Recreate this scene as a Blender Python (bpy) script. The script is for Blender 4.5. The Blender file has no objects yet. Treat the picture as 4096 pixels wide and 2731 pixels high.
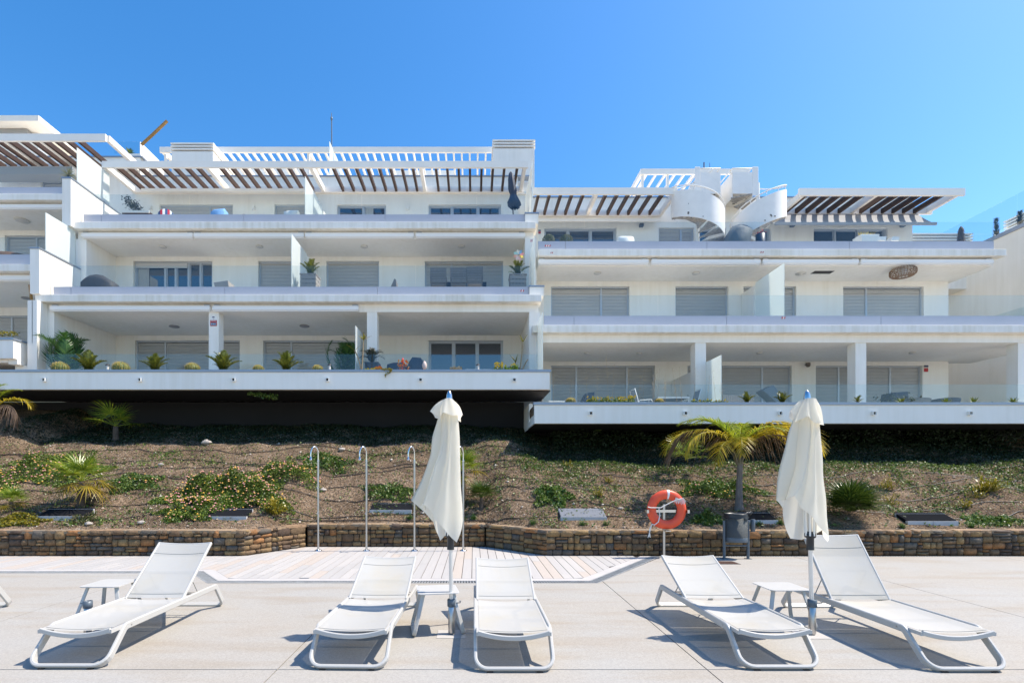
import bpy, math, random
from mathutils import Vector, Matrix, noise
R = math.radians
PI = math.pi
rnd = random.Random(7)
sc = bpy.context.scene
COL = sc.collection

# ------------------------------------------------------------------ camera, sky, sun, exposure
EYE = 1.6
F = 2048.0          # focal length in units of the 4096-wide frame
CX, CY = 1895.0, 1890.0
cam_d = bpy.data.cameras.new('camera'); cam = bpy.data.objects.new('camera', cam_d); COL.objects.link(cam)
cam.location = (0, 0, EYE); cam.rotation_euler = (R(90), 0, 0)
cam_d.sensor_width = 36; cam_d.lens = 18.0
cam_d.shift_x = (2048 - CX) / 4096; cam_d.shift_y = (CY - 1365.5) / 4096
cam_d.clip_start = 0.05; cam_d.clip_end = 2000
sc.camera = cam
SUN_EL, SUN_AZ = R(56.5), R(4.0)      # azimuth from +X towards +Y
world = bpy.data.worlds.new('World'); sc.world = world; world.use_nodes = True
wn = world.node_tree; bg = wn.nodes['Background']
sky = wn.nodes.new('ShaderNodeTexSky'); sky.sky_type = 'NISHITA'; sky.sun_disc = False
sky.sun_elevation = SUN_EL; sky.sun_rotation = R(90) - SUN_AZ
sky.air_density = 1.0; sky.dust_density = 0.7; sky.ozone_density = 1.6; sky.altitude = 50
hsv = wn.nodes.new('ShaderNodeHueSaturation'); hsv.inputs['Saturation'].default_value = 1.38
wn.links.new(sky.outputs[0], hsv.inputs['Color']); wn.links.new(hsv.outputs[0], bg.inputs[0]); bg.inputs[1].default_value = 0.092
sun_d = bpy.data.lights.new('sun', 'SUN'); sun = bpy.data.objects.new('sun', sun_d); COL.objects.link(sun)
sun_d.energy = 2.5; sun_d.angle = R(0.53); sun_d.color = (1.0, 0.915, 0.80)
sv = Vector((math.cos(SUN_EL) * math.cos(SUN_AZ), math.cos(SUN_EL) * math.sin(SUN_AZ), math.sin(SUN_EL)))
sun.rotation_euler = sv.to_track_quat('Z', 'Y').to_euler(); sun.location = (20, 5, 30)
sc.view_settings.view_transform = 'Standard'; sc.view_settings.look = 'None'
sc.view_settings.exposure = 1.52; sc.view_settings.gamma = 1.0; sc.view_settings.use_curve_mapping = False
try:
    sc.cycles.max_bounces = 8; sc.cycles.diffuse_bounces = 4; sc.cycles.transparent_max_bounces = 24
    sc.cycles.glossy_bounces = 3; sc.cycles.transmission_bounces = 4; sc.cycles.caustics_reflective = False; sc.cycles.caustics_refractive = False
    sc.cycles.use_denoising = True
except Exception: pass

def X(px, d): return (px - CX) * d / F            # photo column at depth d -> metres
def Z(py, d): return EYE + (CY - py) * d / F      # photo row at depth d -> metres

# ------------------------------------------------------------------ materials
MATS = {}
def lin(r, g, b):
    f = lambda c: (c / 255 / 12.92) if c <= 10 else ((c / 255 + .055) / 1.055) ** 2.4
    return (f(r), f(g), f(b))
def nodes(name):
    m = bpy.data.materials.new(name); m.use_nodes = True; MATS[name] = m
    nt = m.node_tree; return m, nt, nt.nodes['Principled BSDF']
def mapped(nt, scale=(1, 1, 1)):
    g = nt.nodes.new('ShaderNodeNewGeometry'); mp = nt.nodes.new('ShaderNodeMapping')
    nt.links.new(g.outputs['Position'], mp.inputs[0]); mp.inputs['Scale'].default_value = scale
    return mp.outputs[0]
def mat(name, col, rough=.6, metal=0, var=0.0, scale=3.0, stretch=(1, 1, 1), bump=0, bscale=60, var2=0, scale2=40, spec=.5, coat=0):
    m, nt, b = nodes(name)
    b.inputs['Roughness'].default_value = rough; b.inputs['Metallic'].default_value = metal
    b.inputs['Specular IOR Level'].default_value = spec
    b.inputs['Base Color'].default_value = (*col, 1)
    v = mapped(nt, stretch)
    if var:
        n = nt.nodes.new('ShaderNodeTexNoise'); n.inputs['Scale'].default_value = scale; n.inputs['Detail'].default_value = 7; n.inputs['Roughness'].default_value = .62
        nt.links.new(v, n.inputs['Vector'])
        r = nt.nodes.new('ShaderNodeMapRange'); r.inputs[1].default_value = .3; r.inputs[2].default_value = .7
        r.inputs[3].default_value = 1 - var; r.inputs[4].default_value = 1 + var * .4
        nt.links.new(n.outputs[0], r.inputs[0]); out = r.outputs[0]
        if var2:
            n2 = nt.nodes.new('ShaderNodeTexNoise'); n2.inputs['Scale'].default_value = scale2; n2.inputs['Detail'].default_value = 3
            nt.links.new(v, n2.inputs['Vector'])
            r2 = nt.nodes.new('ShaderNodeMapRange'); r2.inputs[1].default_value = .35; r2.inputs[2].default_value = .65
            r2.inputs[3].default_value = 1 - var2; r2.inputs[4].default_value = 1 + var2
            nt.links.new(n2.outputs[0], r2.inputs[0])
            mm = nt.nodes.new('ShaderNodeMath'); mm.operation = 'MULTIPLY'; nt.links.new(out, mm.inputs[0]); nt.links.new(r2.outputs[0], mm.inputs[1]); out = mm.outputs[0]
        mx = nt.nodes.new('ShaderNodeMix'); mx.data_type = 'RGBA'; mx.blend_type = 'MULTIPLY'; mx.inputs[0].default_value = 1
        mx.inputs[6].default_value = (*col, 1); nt.links.new(out, mx.inputs[7]); nt.links.new(mx.outputs[2], b.inputs['Base Color'])
    if bump:
        nb = nt.nodes.new('ShaderNodeTexNoise'); nb.inputs['Scale'].default_value = bscale; nb.inputs['Detail'].default_value = 6
        nt.links.new(v, nb.inputs['Vector'])
        bp = nt.nodes.new('ShaderNodeBump'); bp.inputs['Strength'].default_value = bump; bp.inputs['Distance'].default_value = .02
        nt.links.new(nb.outputs[0], bp.inputs['Height']); nt.links.new(bp.outputs[0], b.inputs['Normal'])
    return m
def leafmat(name, cols, rough=.45, trans=.35):
    """leaf: colour differs from leaf to leaf, light passes through the blade"""
    m, nt, b = nodes(name)
    g = nt.nodes.new('ShaderNodeNewGeometry'); cr = nt.nodes.new('ShaderNodeValToRGB')
    els = cr.color_ramp.elements
    while len(els) < len(cols): els.new(.5)
    for i, c in enumerate(cols): els[i].position = i / max(1, len(cols) - 1); els[i].color = (*c, 1)
    nt.links.new(g.outputs['Random Per Island'], cr.inputs[0]); nt.links.new(cr.outputs[0], b.inputs['Base Color'])
    b.inputs['Roughness'].default_value = rough
    t = nt.nodes.new('ShaderNodeBsdfTranslucent'); nt.links.new(cr.outputs[0], t.inputs[0])
    mx = nt.nodes.new('ShaderNodeMixShader'); mx.inputs[0].default_value = trans
    out = nt.nodes['Material Output']
    nt.links.new(b.outputs[0], mx.inputs[1]); nt.links.new(t.outputs[0], mx.inputs[2]); nt.links.new(mx.outputs[0], out.inputs[0])
    return m
def glassmat(name, tint, refl=.12, frost=0.0, fcol=(.8, .9, .88)):
    m, nt, b = nodes(name); nt.nodes.remove(b); out = nt.nodes['Material Output']
    tr = nt.nodes.new('ShaderNodeBsdfTransparent'); tr.inputs[0].default_value = (*tint, 1)
    gl = nt.nodes.new('ShaderNodeBsdfGlossy'); gl.inputs['Roughness'].default_value = .02; gl.inputs[0].default_value = (1, 1, 1, 1)
    fr = nt.nodes.new('ShaderNodeLayerWeight'); fr.inputs[0].default_value = .5
    pw = nt.nodes.new('ShaderNodeMath'); pw.operation = 'POWER'; pw.inputs[1].default_value = 5; nt.links.new(fr.outputs['Facing'], pw.inputs[0])
    ad = nt.nodes.new('ShaderNodeMath'); ad.operation = 'MULTIPLY_ADD'; ad.inputs[1].default_value = .8; ad.inputs[2].default_value = refl; ad.use_clamp = True
    nt.links.new(pw.outputs[0], ad.inputs[0])
    mx = nt.nodes.new('ShaderNodeMixShader'); nt.links.new(ad.outputs[0], mx.inputs[0]); nt.links.new(gl.outputs[0], mx.inputs[2])
    if frost:
        df = nt.nodes.new('ShaderNodeBsdfDiffuse'); df.inputs[0].default_value = (*fcol, 1)
        tl = nt.nodes.new('ShaderNodeBsdfTranslucent'); tl.inputs[0].default_value = (*fcol, 1)
        m2 = nt.nodes.new('ShaderNodeMixShader'); m2.inputs[0].default_value = .5; m2.inputs[0].default_value = .5; nt.links.new(df.outputs[0], m2.inputs[1]); nt.links.new(tl.outputs[0], m2.inputs[2])
        m3 = nt.nodes.new('ShaderNodeMixShader'); m3.inputs[0].default_value = frost; nt.links.new(tr.outputs[0], m3.inputs[1]); nt.links.new(m2.outputs[0], m3.inputs[2])
        nt.links.new(m3.outputs[0], mx.inputs[1])
    else: nt.links.new(tr.outputs[0], mx.inputs[1])
    nt.links.new(mx.outputs[0], out.inputs[0]); return m

def streaked(name, col, amt=.16):
    """painted render with rain streaks and smudges"""
    m, nt, b = nodes(name); b.inputs['Roughness'].default_value = .75
    a = nt.nodes.new('ShaderNodeTexNoise'); a.inputs['Scale'].default_value = 1; a.inputs['Detail'].default_value = 5
    nt.links.new(mapped(nt, (7, 7, .5)), a.inputs['Vector'])
    c = nt.nodes.new('ShaderNodeTexNoise'); c.inputs['Scale'].default_value = .8; c.inputs['Detail'].default_value = 4
    nt.links.new(mapped(nt), c.inputs['Vector'])
    mu = nt.nodes.new('ShaderNodeMath'); mu.operation = 'MULTIPLY'; nt.links.new(a.outputs[0], mu.inputs[0]); nt.links.new(c.outputs[0], mu.inputs[1])
    r = nt.nodes.new('ShaderNodeMapRange'); r.inputs[1].default_value = .18; r.inputs[2].default_value = .42; r.inputs[3].default_value = 0; r.inputs[4].default_value = 1
    nt.links.new(mu.outputs[0], r.inputs[0])
    mx = nt.nodes.new('ShaderNodeMix'); mx.data_type = 'RGBA'; nt.links.new(r.outputs[0], mx.inputs[0])
    mx.inputs[6].default_value = (*col, 1); mx.inputs[7].default_value = (col[0] * (1 - amt * .9), col[1] * (1 - amt), col[2] * (1 - amt * 1.3), 1)
    nt.links.new(mx.outputs[2], b.inputs['Base Color'])
    n2 = nt.nodes.new('ShaderNodeTexNoise'); n2.inputs['Scale'].default_value = 90; nt.links.new(mapped(nt), n2.inputs['Vector'])
    bp = nt.nodes.new('ShaderNodeBump'); bp.inputs['Strength'].default_value = .15; bp.inputs['Distance'].default_value = .01
    nt.links.new(n2.outputs[0], bp.inputs['Height']); nt.links.new(bp.outputs[0], b.inputs['Normal'])
    return m

WHITE = streaked('white_render', (.895, .86, .79), .08)
FASCIA = streaked('fascia_render', (.89, .85, .78), .20)
CREAM = streaked('cream_render', (.90, .84, .74), .08)
PANEL = mat('grey_cladding', (.42, .44, .50), .45, .1, var=.06, scale=1.2)
CAPM = mat('grey_metal_cap', (.30, .34, .40), .4, .5)
FRAME = mat('grey_aluminium', (.46, .49, .53), .4, .3)
REVEAL = mat('dark_reveal', (.16, .18, .20), .5)
SHUT = mat('shutter_aluminium', (.54, .535, .52), .45, .15, var=.05, scale=2)
WOOD = mat('dark_stained_wood', (.065, .033, .02), .6, var=.35, scale=3, stretch=(12, 1, 12))
WMET = mat('white_painted_metal', (.86, .83, .77), .42, var=.05, scale=4)
WMETB = mat('white_beam_paint', (.88, .83, .75), .5, var=.05, scale=2)
AWN = mat('awning_cassette_white', (.88, .86, .83), .35)
FABG = mat('grey_awning_fabric', (.33, .33, .33), .9)
DARKW = mat('anthracite_and_shade', (.013, .013, .015), .85, var=.3, scale=1.2)  # dark wall paint, also the painted shade of the planter soffits
ROOM = mat('dark_interior', (.016, .020, .026), .6)
CURT = mat('curtain_cloth', (.42, .43, .42), .9, var=.25, scale=6, stretch=(9, 9, .3))
GLASS = glassmat('balustrade_glass', (.92, .95, .955), .03)
FROST = glassmat('frosted_glass', (.8, .9, .88), .02, .93, (.90, .93, .90))
PANE, _nt, _b = nodes('window_glass'); _b.inputs['Base Color'].default_value = (.02, .035, .055, 1); _b.inputs['Roughness'].default_value = .03; _b.inputs['IOR'].default_value = 1.7; _b.inputs['Specular IOR Level'].default_value = .9
STEEL = mat('polished_steel', (.62, .62, .62), .18, 1)
STEELB = mat('brushed_steel', (.50, .48, .46), .35, 1)
BLACKP = mat('black_plastic', (.018, .02, .024), .4)
DGREY = mat('dark_grey_metal', (.10, .125, .15), .45, .2)
LGREY = mat('lamp_white', (.62, .60, .56), .5)
RED = mat('red_print', (.45, .02, .03), .5)
NAVY = mat('navy_print', (.02, .03, .10), .5)

# ------------------------------------------------------------------ mesh builder
class MB:
    def __init__(s): s.v = []; s.f = []; s.sm = []; s.mi = []; s.cur = 0
    def add(s, vs, fs, smooth=False):
        o = len(s.v); s.v += [tuple(p) for p in vs]
        for f in fs: s.f.append(tuple(i + o for i in f)); s.sm.append(smooth); s.mi.append(s.cur)
        return s
    def box(s, x0, x1, y0, y1, z0, z1, M=None):
        vs = [Vector(p) for p in ((x0,y0,z0),(x1,y0,z0),(x1,y1,z0),(x0,y1,z0),(x0,y0,z1),(x1,y0,z1),(x1,y1,z1),(x0,y1,z1))]
        if M is not None: vs = [M @ p for p in vs]
        return s.add(vs, [(3,2,1,0),(4,5,6,7),(0,1,5,4),(1,2,6,5),(2,3,7,6),(3,0,4,7)])
    def quad(s, a, b, c, d, smooth=False): return s.add([a, b, c, d], [(0,1,2,3)], smooth)
    def tri(s, a, b, c): return s.add([a, b, c], [(0,1,2)])
    def tube(s, pts, r, n=8, cap=True, smooth=True, closed=False):
        pts = [Vector(p) for p in pts]; N = len(pts)
        rs = r if isinstance(r, (list, tuple)) else [r] * N
        prev = None; vs = []
        for i, p in enumerate(pts):
            if closed: t = pts[(i+1) % N] - pts[i-1]
            else: t = pts[min(i+1, N-1)] - pts[max(i-1, 0)]
            t.normalize()
            if prev is None:
                a = t.orthogonal().normalized()
            else:
                a = (prev - t * prev.dot(t))
                a = a.normalized() if a.length > 1e-6 else t.orthogonal().normalized()
            prev = a; b = t.cross(a)
            for k in range(n):
                th = 2 * PI * k / n; vs.append(p + (a * math.cos(th) + b * math.sin(th)) * rs[i])
        fs = []
        for i in range(N if closed else N - 1):
            j = (i + 1) % N
            for k in range(n):
                k2 = (k + 1) % n; fs.append((i*n+k, i*n+k2, j*n+k2, j*n+k))
        s.add(vs, fs, smooth)
        if cap and not closed:
            s.add(vs[:n], [tuple(range(n))[::-1]]); s.add(vs[-n:], [tuple(range(n))])
        return s
    def sweep(s, pts, hw, hh, closed=False, ref=(1,0,0), ch=.25):
        """bar of rectangular section with eased corners; ref = direction of the half width hw"""
        pts = [Vector(p) for p in pts]; N = len(pts); a = Vector(ref); vs = []
        c = min(hw, hh) * ch * 2
        prof = [(-hw+c,-hh),(hw-c,-hh),(hw,-hh+c),(hw,hh-c),(hw-c,hh),(-hw+c,hh),(-hw,hh-c),(-hw,-hh+c)]
        for i, p in enumerate(pts):
            if closed: t = (pts[(i+1) % N] - p).normalized() + (p - pts[i-1]).normalized()
            else: t = pts[min(i+1, N-1)] - pts[max(i-1, 0)]
            t.normalize(); a = (a - t * a.dot(t)).normalized(); b = t.cross(a)
            for (u, w) in prof: vs.append(p + a * u + b * w)
        n = 8; fs = []
        for i in range(N if closed else N - 1):
            j = (i + 1) % N
            for k in range(n):
                k2 = (k + 1) % n; fs.append((i*n+k, i*n+k2, j*n+k2, j*n+k))
        s.add(vs, fs, False)
        if not closed: s.add(vs[:n], [tuple(range(n))[::-1]]); s.add(vs[-n:], [tuple(range(n))])
        return s
    def lathe(s, prof, c=(0,0,0), n=20, smooth=True, axis='Z'):
        vs = []
        for (r, z) in prof:
            for k in range(n):
                th = 2*PI*k/n
                p = (r*math.cos(th), r*math.sin(th), z) if axis == 'Z' else (r*math.cos(th), z, r*math.sin(th))
                vs.append((c[0]+p[0], c[1]+p[1], c[2]+p[2]))
        fs = [(i*n+k, i*n+(k+1)%n, (i+1)*n+(k+1)%n, (i+1)*n+k) for i in range(len(prof)-1) for k in range(n)]
        s.add(vs, fs, smooth)
        s.add(vs[:n], [tuple(range(n))[::-1]]); s.add(vs[-n:], [tuple(range(n))]); return s
    def mesh(s, name, mats):
        me = bpy.data.meshes.new(name); me.from_pydata(s.v, [], s.f)
        for m in (mats if isinstance(mats, (list, tuple)) else [mats]): me.materials.append(m)
        me.polygons.foreach_set('use_smooth', s.sm); me.polygons.foreach_set('material_index', s.mi)
        me.update(); return me
    def build(s, name, mats, parent=None, label=None, cat=None, group=None, kind=None, bevel=0, own=None):
        """link as one object; children keep their parent's origin, a top-level mesh gets its origin at its base"""
        if parent is None:
            xs = [p[0] for p in s.v]; ys = [p[1] for p in s.v]; zs = [p[2] for p in s.v]
            loc = Vector(((min(xs)+max(xs))/2, (min(ys)+max(ys))/2, min(zs))) if own is None else Vector(own)
        else: loc = org(parent)
        if loc.length > 0: s.v = [(p[0]-loc.x, p[1]-loc.y, p[2]-loc.z) for p in s.v]
        o = bpy.data.objects.new(name, s.mesh(name, mats)); COL.objects.link(o)
        if parent is None: o.location = loc
        else: o.parent = parent
        tag(o, label, cat, group, kind)
        if bevel:
            b = o.modifiers.new('bevel', 'BEVEL'); b.width = bevel; b.segments = 2; b.limit_method = 'ANGLE'; b.angle_limit = R(50)
        return o
def org(o):
    v = Vector((0,0,0))
    while o is not None: v += o.location; o = o.parent
    return v
def tag(o, label=None, cat=None, group=None, kind=None):
    if label: o['label'] = label
    if cat: o['category'] = cat
    if group: o['group'] = group
    if kind: o['kind'] = kind
    return o
def thing(name, label, cat, loc=(0,0,0), rz=0, group=None):
    o = bpy.data.objects.new(name, None); COL.objects.link(o); o.empty_display_size = .2
    o.location = loc; o.rotation_euler = (0,0,rz); return tag(o, label, cat, group)
def obj(name, me, parent=None, loc=(0,0,0), rot=(0,0,0), scl=(1,1,1), label=None, cat=None, group=None, kind=None):
    o = bpy.data.objects.new(name, me); COL.objects.link(o); o.location = loc; o.rotation_euler = rot; o.scale = scl
    if parent is not None: o.parent = parent
    return tag(o, label, cat, group, kind)
def dup(root, loc, rz=0, label=None, group=None, scale=None, mats=None):
    def cp(o, par):
        c = o.copy(); COL.objects.link(c)
        if par is not None: c.parent = par
        for ch in kids.get(o.name, []): cp(ch, c)
        return c
    kids = {}
    for q in root.children_recursive: kids.setdefault(q.parent.name, []).append(q)
    r = cp(root, None); r.location = loc; r.rotation_euler = (0,0,rz)
    if label: r['label'] = label
    if group: r['group'] = group
    if scale: r.scale = (scale,)*3
    return r
def arc_path(pts, rad, n=6, closed=False):
    """polyline with rounded corners"""
    pts = [Vector(p) for p in pts]; out = []; N = len(pts)
    for i, p in enumerate(pts):
        if not closed and i in (0, N-1): out.append(p); continue
        a = pts[i-1]; b = pts[(i+1) % N]; r = rad[i] if isinstance(rad, (list, tuple)) else rad
        u = (a-p).normalized(); w = (b-p).normalized(); ang = u.angle(w)
        L = min(r / math.tan(ang/2), (a-p).length*.49, (b-p).length*.49); r2 = L*math.tan(ang/2)
        s0 = p+u*L; s1 = p+w*L; c = p+(u+w).normalized()*(r2/math.sin(ang/2))
        v0 = s0-c; v1 = s1-c; tot = v0.angle(v1)
        for k in range(n+1):
            t = k/n; out.append(c + (v0*math.sin((1-t)*tot) + v1*math.sin(t*tot))/math.sin(tot))
    return out
def smooth(t): t = max(0., min(1., t)); return t*t*(3-2*t)
def pl(pts, x):
    if x <= pts[0][0]: return pts[0][1]
    for (a, b), (c, d) in zip(pts, pts[1:]):
        if x <= c: return b + (d-b)*(x-a)/(c-a) if c > a else d
    return pts[-1][1]
# ------------------------------------------------------------------ paving, deck, drains
WALLP = [(-16, 9.85), (-4.40, 9.85), (-3.61, 11.07), (.24, 11.07), (1.40, 9.88), (18, 9.85)]   # front foot of the stone wall
DR_OUT = [(-40, 8.17), (-4.50, 8.17), (-3.87, 7.43), (1.80, 7.43), (3.60, 9.84)]
DR_IN  = [(-40, 8.34), (-4.40, 8.34), (-3.79, 7.60), (1.72, 7.60), (3.39, 9.84)]
DECK_E = [(-40, 8.50), (-4.31, 8.50), (-3.72, 7.76), (1.64, 7.76), (3.20, 9.84)]
def concrete(name):
    m, nt, b = nodes(name); b.inputs['Roughness'].default_value = .85
    P = mapped(nt)
    def nz(scale, det, lo, hi, a, c, P=P):
        n = nt.nodes.new('ShaderNodeTexNoise'); n.inputs['Scale'].default_value = scale; n.inputs['Detail'].default_value = det; nt.links.new(P, n.inputs['Vector'])
        r = nt.nodes.new('ShaderNodeMapRange'); r.inputs[1].default_value = lo; r.inputs[2].default_value = hi; r.inputs[3].default_value = a; r.inputs[4].default_value = c
        nt.links.new(n.outputs[0], r.inputs[0]); return r.outputs[0], n
    big, _ = nz(.7, 6, .35, .68, 0, 1)
    mx = nt.nodes.new('ShaderNodeMix'); mx.data_type = 'RGBA'; nt.links.new(big, mx.inputs[0])
    mx.inputs[6].default_value = (.345, .332, .306, 1); mx.inputs[7].default_value = (.345, .314, .27, 1)
    st, _ = nz(1.1, 5, .50, .70, 0, .8, mapped(nt, (.5, 2.6, 1)))
    mx2 = nt.nodes.new('ShaderNodeMix'); mx2.data_type = 'RGBA'; nt.links.new(st, mx2.inputs[0]); nt.links.new(mx.outputs[2], mx2.inputs[6]); mx2.inputs[7].default_value = (.31, .268, .215, 1)
    # exposed pale chips
    vo = nt.nodes.new('ShaderNodeTexVoronoi'); vo.inputs['Scale'].default_value = 95; nt.links.new(P, vo.inputs['Vector'])
    sep = nt.nodes.new('ShaderNodeSeparateColor'); nt.links.new(vo.outputs['Color'], sep.inputs[0])
    ch = nt.nodes.new('ShaderNodeMapRange'); ch.inputs[1].default_value = .0; ch.inputs[2].default_value = 1; ch.inputs[3].default_value = .90; ch.inputs[4].default_value = 1.10
    nt.links.new(sep.outputs[0], ch.inputs[0])
    fine, _ = nz(160, 2, .3, .7, .9, 1.1)
    mm = nt.nodes.new('ShaderNodeMath'); mm.operation = 'MULTIPLY'; nt.links.new(ch.outputs[0], mm.inputs[0]); nt.links.new(fine, mm.inputs[1])
    mx3 = nt.nodes.new('ShaderNodeMix'); mx3.data_type = 'RGBA'; mx3.blend_type = 'MULTIPLY'; mx3.inputs[0].default_value = 1
    nt.links.new(mx2.outputs[2], mx3.inputs[6]); nt.links.new(mm.outputs[0], mx3.inputs[7]); nt.links.new(mx3.outputs[2], b.inputs['Base Color'])
    bp = nt.nodes.new('ShaderNodeBump'); bp.inputs['Strength'].default_value = .25; bp.inputs['Distance'].default_value = .004
    nt.links.new(mm.outputs[0], bp.inputs['Height']); nt.links.new(bp.outputs[0], b.inputs['Normal']); return m
CONC = concrete('exposed_aggregate_concrete')
JOINT = mat('joint_filler', (.085, .065, .05), .9)
KERB = mat('pale_concrete_strip', (.47, .445, .42), .8, var=.12, scale=3, bump=.2)
DECKM = [mat('composite_board_%d' % i, c, .7, var=.05, scale=2.5, stretch=(6, .5, 1), bump=.1, bscale=30) for i, c in enumerate(((.435,.41,.385),(.455,.428,.398),(.415,.395,.372),(.46,.40,.345)))]
GRATE = mat('galvanised_grate', (.34, .35, .35), .6, .2, var=.3, scale=8)
PIT = mat('drain_pit', (.05, .05, .05), .9)
RUST = mat('rusty_iron', (.10, .045, .028), .8, var=.4, scale=20)

# ground: one wide sheet under everything, far beyond the frame
g = MB(); g.box(-160, 160, -160, 200, -.5, -.035)
ground = g.build('ground', CONC, kind='structure', label='pale ground sheet under the paving')
pave = MB(); pave.box(-40, 40, -30, 9.84, -.034, -.012)
pavement = pave.build('pavement', JOINT, kind='structure', own=(0, 0, 0))
def panel(poly):
    m = MB(); n = len(poly)
    top = [(x, y, 0) for x, y in poly]; bot = [(x, y, -.012) for x, y in poly]
    m.add(top + bot, [tuple(range(n))] + [(i, i+n, (i+1) % n + n, (i+1) % n) for i in range(n)])
    m.build('concrete_slab', CONC, pavement)
XL = [-40, -16.0, -12.1, -8.6, -5.1, -1.6, 1.9, 6.1, 10.0, 14, 18, 40]; J = .005
for x0, x1 in zip(XL, XL[1:]):
    a, b = x0 + J, x1 - J
    for y0, y1 in ((-30, -8), (-8, -3.2), (-3.2, .5), (.5, 4.17)): panel([(a, y0+J), (b, y0+J), (b, y1-J), (a, y1-J)])
    def top(x): return pl(DR_OUT, x) - .004 if x < 3.6 else 9.78
    xs = [b] + sorted([p[0] for p in DR_OUT if a < p[0] < b], reverse=True) + [a]
    panel([(a, 4.17+J), (b, 4.17+J)] + [(x, top(x)) for x in xs])
# deck boards
deck_root = MB(); deck_root.box(-12, 3.5, 7.4, 11.2, -.0335, -.0125)
deck = deck_root.build('deck', PIT, kind='structure', own=(0, 0, 0))
def wy(x): return pl(WALLP, x) + .02
bd = .155
x = -11.5; bi = 0
while x < 3.05:
    a, b = x + .005, x + bd - .005
    lo = lambda q: pl(DECK_E, q) + .003; hi = wy
    cuts = []; y = min(lo(a), lo(b)) - rnd.uniform(.2, 1.9)
    while y < max(hi(a), hi(b)): cuts.append(y); y += rnd.choice((1.9, 2.2, 2.2))
    cuts.append(99)
    for c0, c1 in zip(cuts, cuts[1:]):
        ya0, yb0 = max(c0+.002, lo(a)), max(c0+.002, lo(b)); ya1, yb1 = min(c1-.002, hi(a)), min(c1-.002, hi(b))
        if ya1 - ya0 < .05 or yb1 - yb0 < .02: continue
        m = MB(); t = .001*rnd.random()
        vs = [(a,ya0,t),(b,yb0,t),(b,yb1,t),(a,ya1,t)]; m.add(vs + [(p[0],p[1],-.012) for p in vs], [(0,1,2,3),(0,4,5,1),(1,5,6,2),(2,6,7,3),(3,7,4,0)])
        m.build('board', rnd.choice(DECKM), deck)
    x += bd; bi += 1
# pale strip between drain and deck, and the drain itself
def strip(lo, hi, z, z0, m, shift=0):
    for i in range(1, len(lo)):
        (xa, ya), (xb, yb) = lo[i-1], lo[i]; (xc, yc), (xd, yd) = hi[i-1], hi[i]
        xa, xc = max(xa, -14), max(xc, -14)
        vs = [(xa,ya,z),(xb,yb,z),(xd,yd,z),(xc,yc,z)]; m.add(vs + [(p[0],p[1],z0) for p in vs], [(0,1,2,3),(0,4,5,1),(2,6,7,3),(1,5,6,2),(3,7,4,0)])
m = MB(); strip([(p[0], p[1]+.002) for p in DR_IN], [(p[0], p[1]-.002) for p in DECK_E], 0.0, -.012, m); m.build('kerb_strip', KERB, kind='structure')
drain = thing('drain_channel', 'long grey slotted drain running along the front edge of the pale boarded deck', 'drain', (0, 7.5, -.02))
m = MB(); strip([(p[0], p[1]+.004) for p in DR_OUT], [(p[0], p[1]-.004) for p in DR_IN], -.0115, -.012, m); m.build('channel', PIT, drain)
m = MB(); e = .018
for i in range(1, len(DR_OUT)):
    A = Vector((*DR_OUT[i-1], 0)); Bp = Vector((*DR_OUT[i], 0)); C = Vector((*DR_IN[i-1], 0)); D = Vector((*DR_IN[i], 0))
    A.x = max(A.x, -14); C.x = max(C.x, -14)
    for (P, Q, s) in ((A, Bp, 1), (C, D, -1)):
        n = Vector((-(Q-P).y, (Q-P).x, 0)).normalized()*s
        vs = [P, Q, Q+n*e, P+n*e]; m.add([(p.x, p.y, .001) for p in vs] + [(p.x, p.y, -.011) for p in vs], [(0,1,2,3),(0,4,5,1),(2,6,7,3)])
    L = (Bp-A).length; k = int(L/.042)
    for j in range(k):
        P = A.lerp(Bp, (j+.2)/k); Q = C.lerp(D, (j+.75)/k); w = (Bp-A).normalized()*.012
        vs = [P, P+w*1.5, Q+w*1.5, Q]; m.add([(p.x, p.y, -.001) for p in vs] + [(p.x, p.y, -.010) for p in vs], [(0,1,2,3),(0,4,5,1),(2,6,7,3),(1,5,6,2),(3,7,4,0)])
m.build('grate', GRATE, drain, kind='stuff')
gt = MB()
x = 3.7
while x < 13: gt.box(x, x+.03, 9.785, 9.835, -.012, .001); x += .05
gt.box(3.62, 13, 9.782, 9.786, -.012, .002)
gt.build('wall_foot_drain', GRATE, kind='stuff', label='narrow slotted drain at the foot of the stone wall')
cv = thing('drain_cover', 'small rusty iron floor grating beside the litter bin', 'drain cover', (X(2905,9.1), 9.1, .0))
m = MB()
for i in range(7): m.box(cv.location.x-.17, cv.location.x+.17, 8.97+i*.04, 8.985+i*.04+.01, .001, .008)
m.build('bars', RUST, cv); m = MB(); m.box(cv.location.x-.19, cv.location.x+.19, 8.955, 9.24, .0005, .004); m.build('plate', PIT, cv)

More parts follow.
